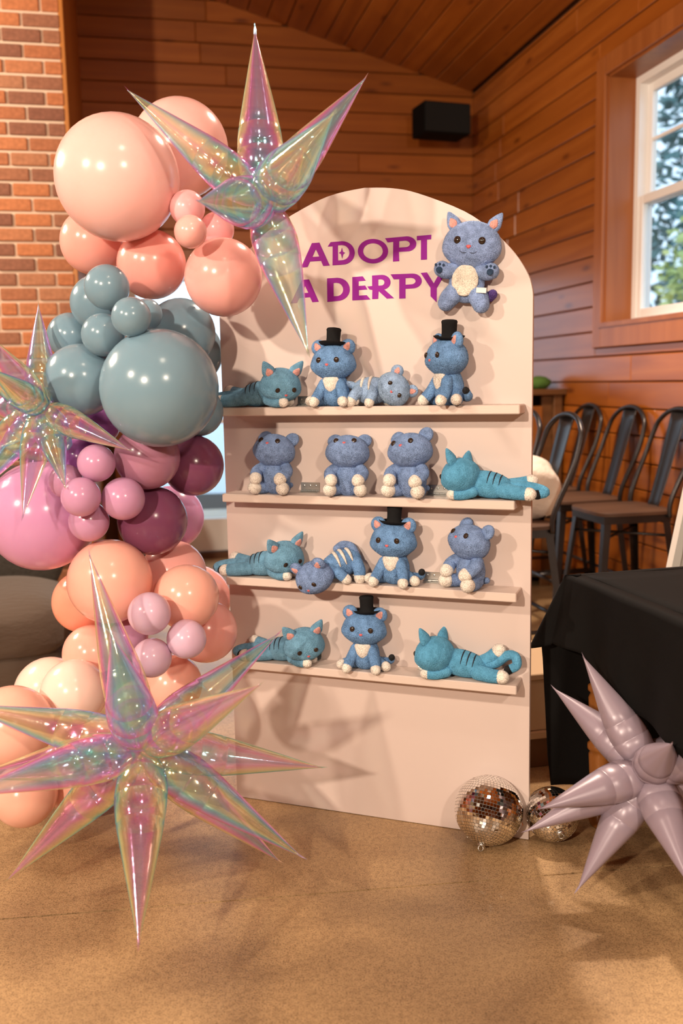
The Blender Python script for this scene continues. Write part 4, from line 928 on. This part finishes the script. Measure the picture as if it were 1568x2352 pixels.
# low box behind the board
bx = empty('low_box', (.60, 3.05, 0), RA); tag(bx, 'low cream box with brown plinth behind the right edge of the board', 'box')
MB().cbox((-.30, -.12, .0), (.13, .25, .10), .003).build('plinth', M['box_brown'], bx, False); MB().cbox((-.31, -.13, .10), (.14, .26, .125), .003).build('trim', M['box_cream'], bx, False)
MB().cbox((-.30, -.12, .125), (.13, .25, .30), .004).build('carcass', M['box_cream'], bx, False); MB().cbox((-.31, -.13, .30), (.14, .26, .32), .003).build('lid', M['box_cream'], bx, False)
# armchair at the left, partly behind the balloons
ac = empty('armchair', (-1.50, 3.78, 0), .25); tag(ac, 'taupe velvet armchair behind the balloons at the left edge', 'armchair')
def cush(q): return V(math.copysign(abs(q.x) ** .55, q.x), math.copysign(abs(q.y) ** .55, q.y), math.copysign(abs(q.z) ** .6, q.z) * (1 + .06 * math.sin(5 * q.x + 3 * q.y)))
MB().blob((.0, -.03, .335), (.37, .38, .125), None, 32, 20, cush).build('seat_cushion', M['velvet'], ac)
MB().blob((0, -.01, .17), (.355, .355, .135), None, 28, 16, cush).build('seat_base', M['velvet'], ac)
bk_ = MB().blob((0, .33, .62), (.34, .09, .30), Matrix.Rotation(-.12, 4, 'X'), 32, 20, cush).build('backrest', M['velvet_grey'], ac)
for k in range(5):
    for j in range(3): MB().blob((-.24 + k * .12 + .06 * (j % 2), .235, .50 + j * .12), (.011, .006, .011), None, 10, 6).build('tuft_button', M['velvet_grey'], bk_)
MB().tube(spline([V(-.37, .36, .3), V(-.37, .40, .7), V(-.28, .42, .93), V(0, .43, .98), V(.28, .42, .93), V(.37, .40, .7), V(.37, .36, .3)], 6), .028, 10).build('back_rail', M['mahogany'], ac)
for sx in (-1, 1):
    MB().tube(spline([V(sx * .39, .34, .52), V(sx * .42, .1, .56), V(sx * .42, -.18, .54), V(sx * .43, -.27, .47), V(sx * .41, -.24, .40), V(sx * .39, -.20, .30), V(sx * .38, -.24, .2)], 6), .024, 10).build('arm', M['mahogany'], ac)
    for sy in (-1, 1): MB().tube(spline([V(sx * .34, sy * .31, .2), V(sx * .38, sy * .34, .13), V(sx * .355, sy * .33, .05), V(sx * .37, sy * .35, .006)], 5), [.032] * 6 + [.022] * 10, 10).build('leg', M['mahogany'], ac)

# ------------------------------------------------------------------ trees outside the window
def tree(t, s, h, crown, kind, label, seed):
    rnd = random.Random(seed); R = empty('tree', room_pt(t, s, -.12)); tag(R, label, 'tree', 'trees outside the window')
    MB().tube([V(0, 0, 0), V(.05, 0, h * .5), V(0, .04, h)], [.16, .11, .03], 10).build('trunk', M['bark'], R)
    b = MB()
    for k in range(3600 if kind == 'needle' else 2200):
        if kind == 'needle':
            f = rnd.random() ** .8; z = h * (.22 + .78 * f); rr_ = crown * (1 - f) ** .8 * (0.25 + .75 * rnd.random() ** .5)
        else:
            u = V(rnd.gauss(0, 1), rnd.gauss(0, 1), rnd.gauss(0, 1)).normalized() * (.4 + .6 * rnd.random()); z = h * .62 + u.z * h * .38; rr_ = crown * math.hypot(u.x, u.y)
        a = rnd.uniform(0, 2 * PI); p = V(rr_ * math.cos(a), rr_ * math.sin(a), z); sz = .115 if kind == 'needle' else .075
        e1 = V(rnd.gauss(0, 1), rnd.gauss(0, 1), rnd.gauss(0, .5)).normalized() * sz; e2 = e1.orthogonal().normalized() * sz * .55
        b.add([p - e1, p + e2, p + e1, p - e2], [(0, 1, 2, 3)])
    tag(b.build('foliage', M[kind], R, False), kind='stuff')
for i, (t, s, h, c, k, lab) in enumerate([(5.2, 4.4, 9, 1.7, 'needle', 'dark conifer at the left of the window view'), (7.5, 6.3, 11, 2.0, 'needle', 'tall conifer in the middle of the window view'), (6.6, 3.0, 10, 1.9, 'needle', 'conifer at the right of the window view'),
        (4.2, 2.9, 3.6, .9, 'leaf', 'yellow green shrub low at the left of the window'), (5.2, 2.2, 3.0, 1.0, 'leaf', 'yellow green shrub low at the right of the window'), (10, 9, 13, 2.4, 'needle', 'distant conifer beyond the others'), (10.5, 6.0, 12, 2.3, 'needle', 'distant conifer seen through the right side of the window'), (8.6, 8.2, 12, 2.2, 'needle', 'conifer behind the leftmost one in the window view'), (9.0, 4.2, 11, 2.2, 'needle', 'conifer behind the rightmost one in the window view')]):
    tree(t, s, h, c, k, lab, i + 3)
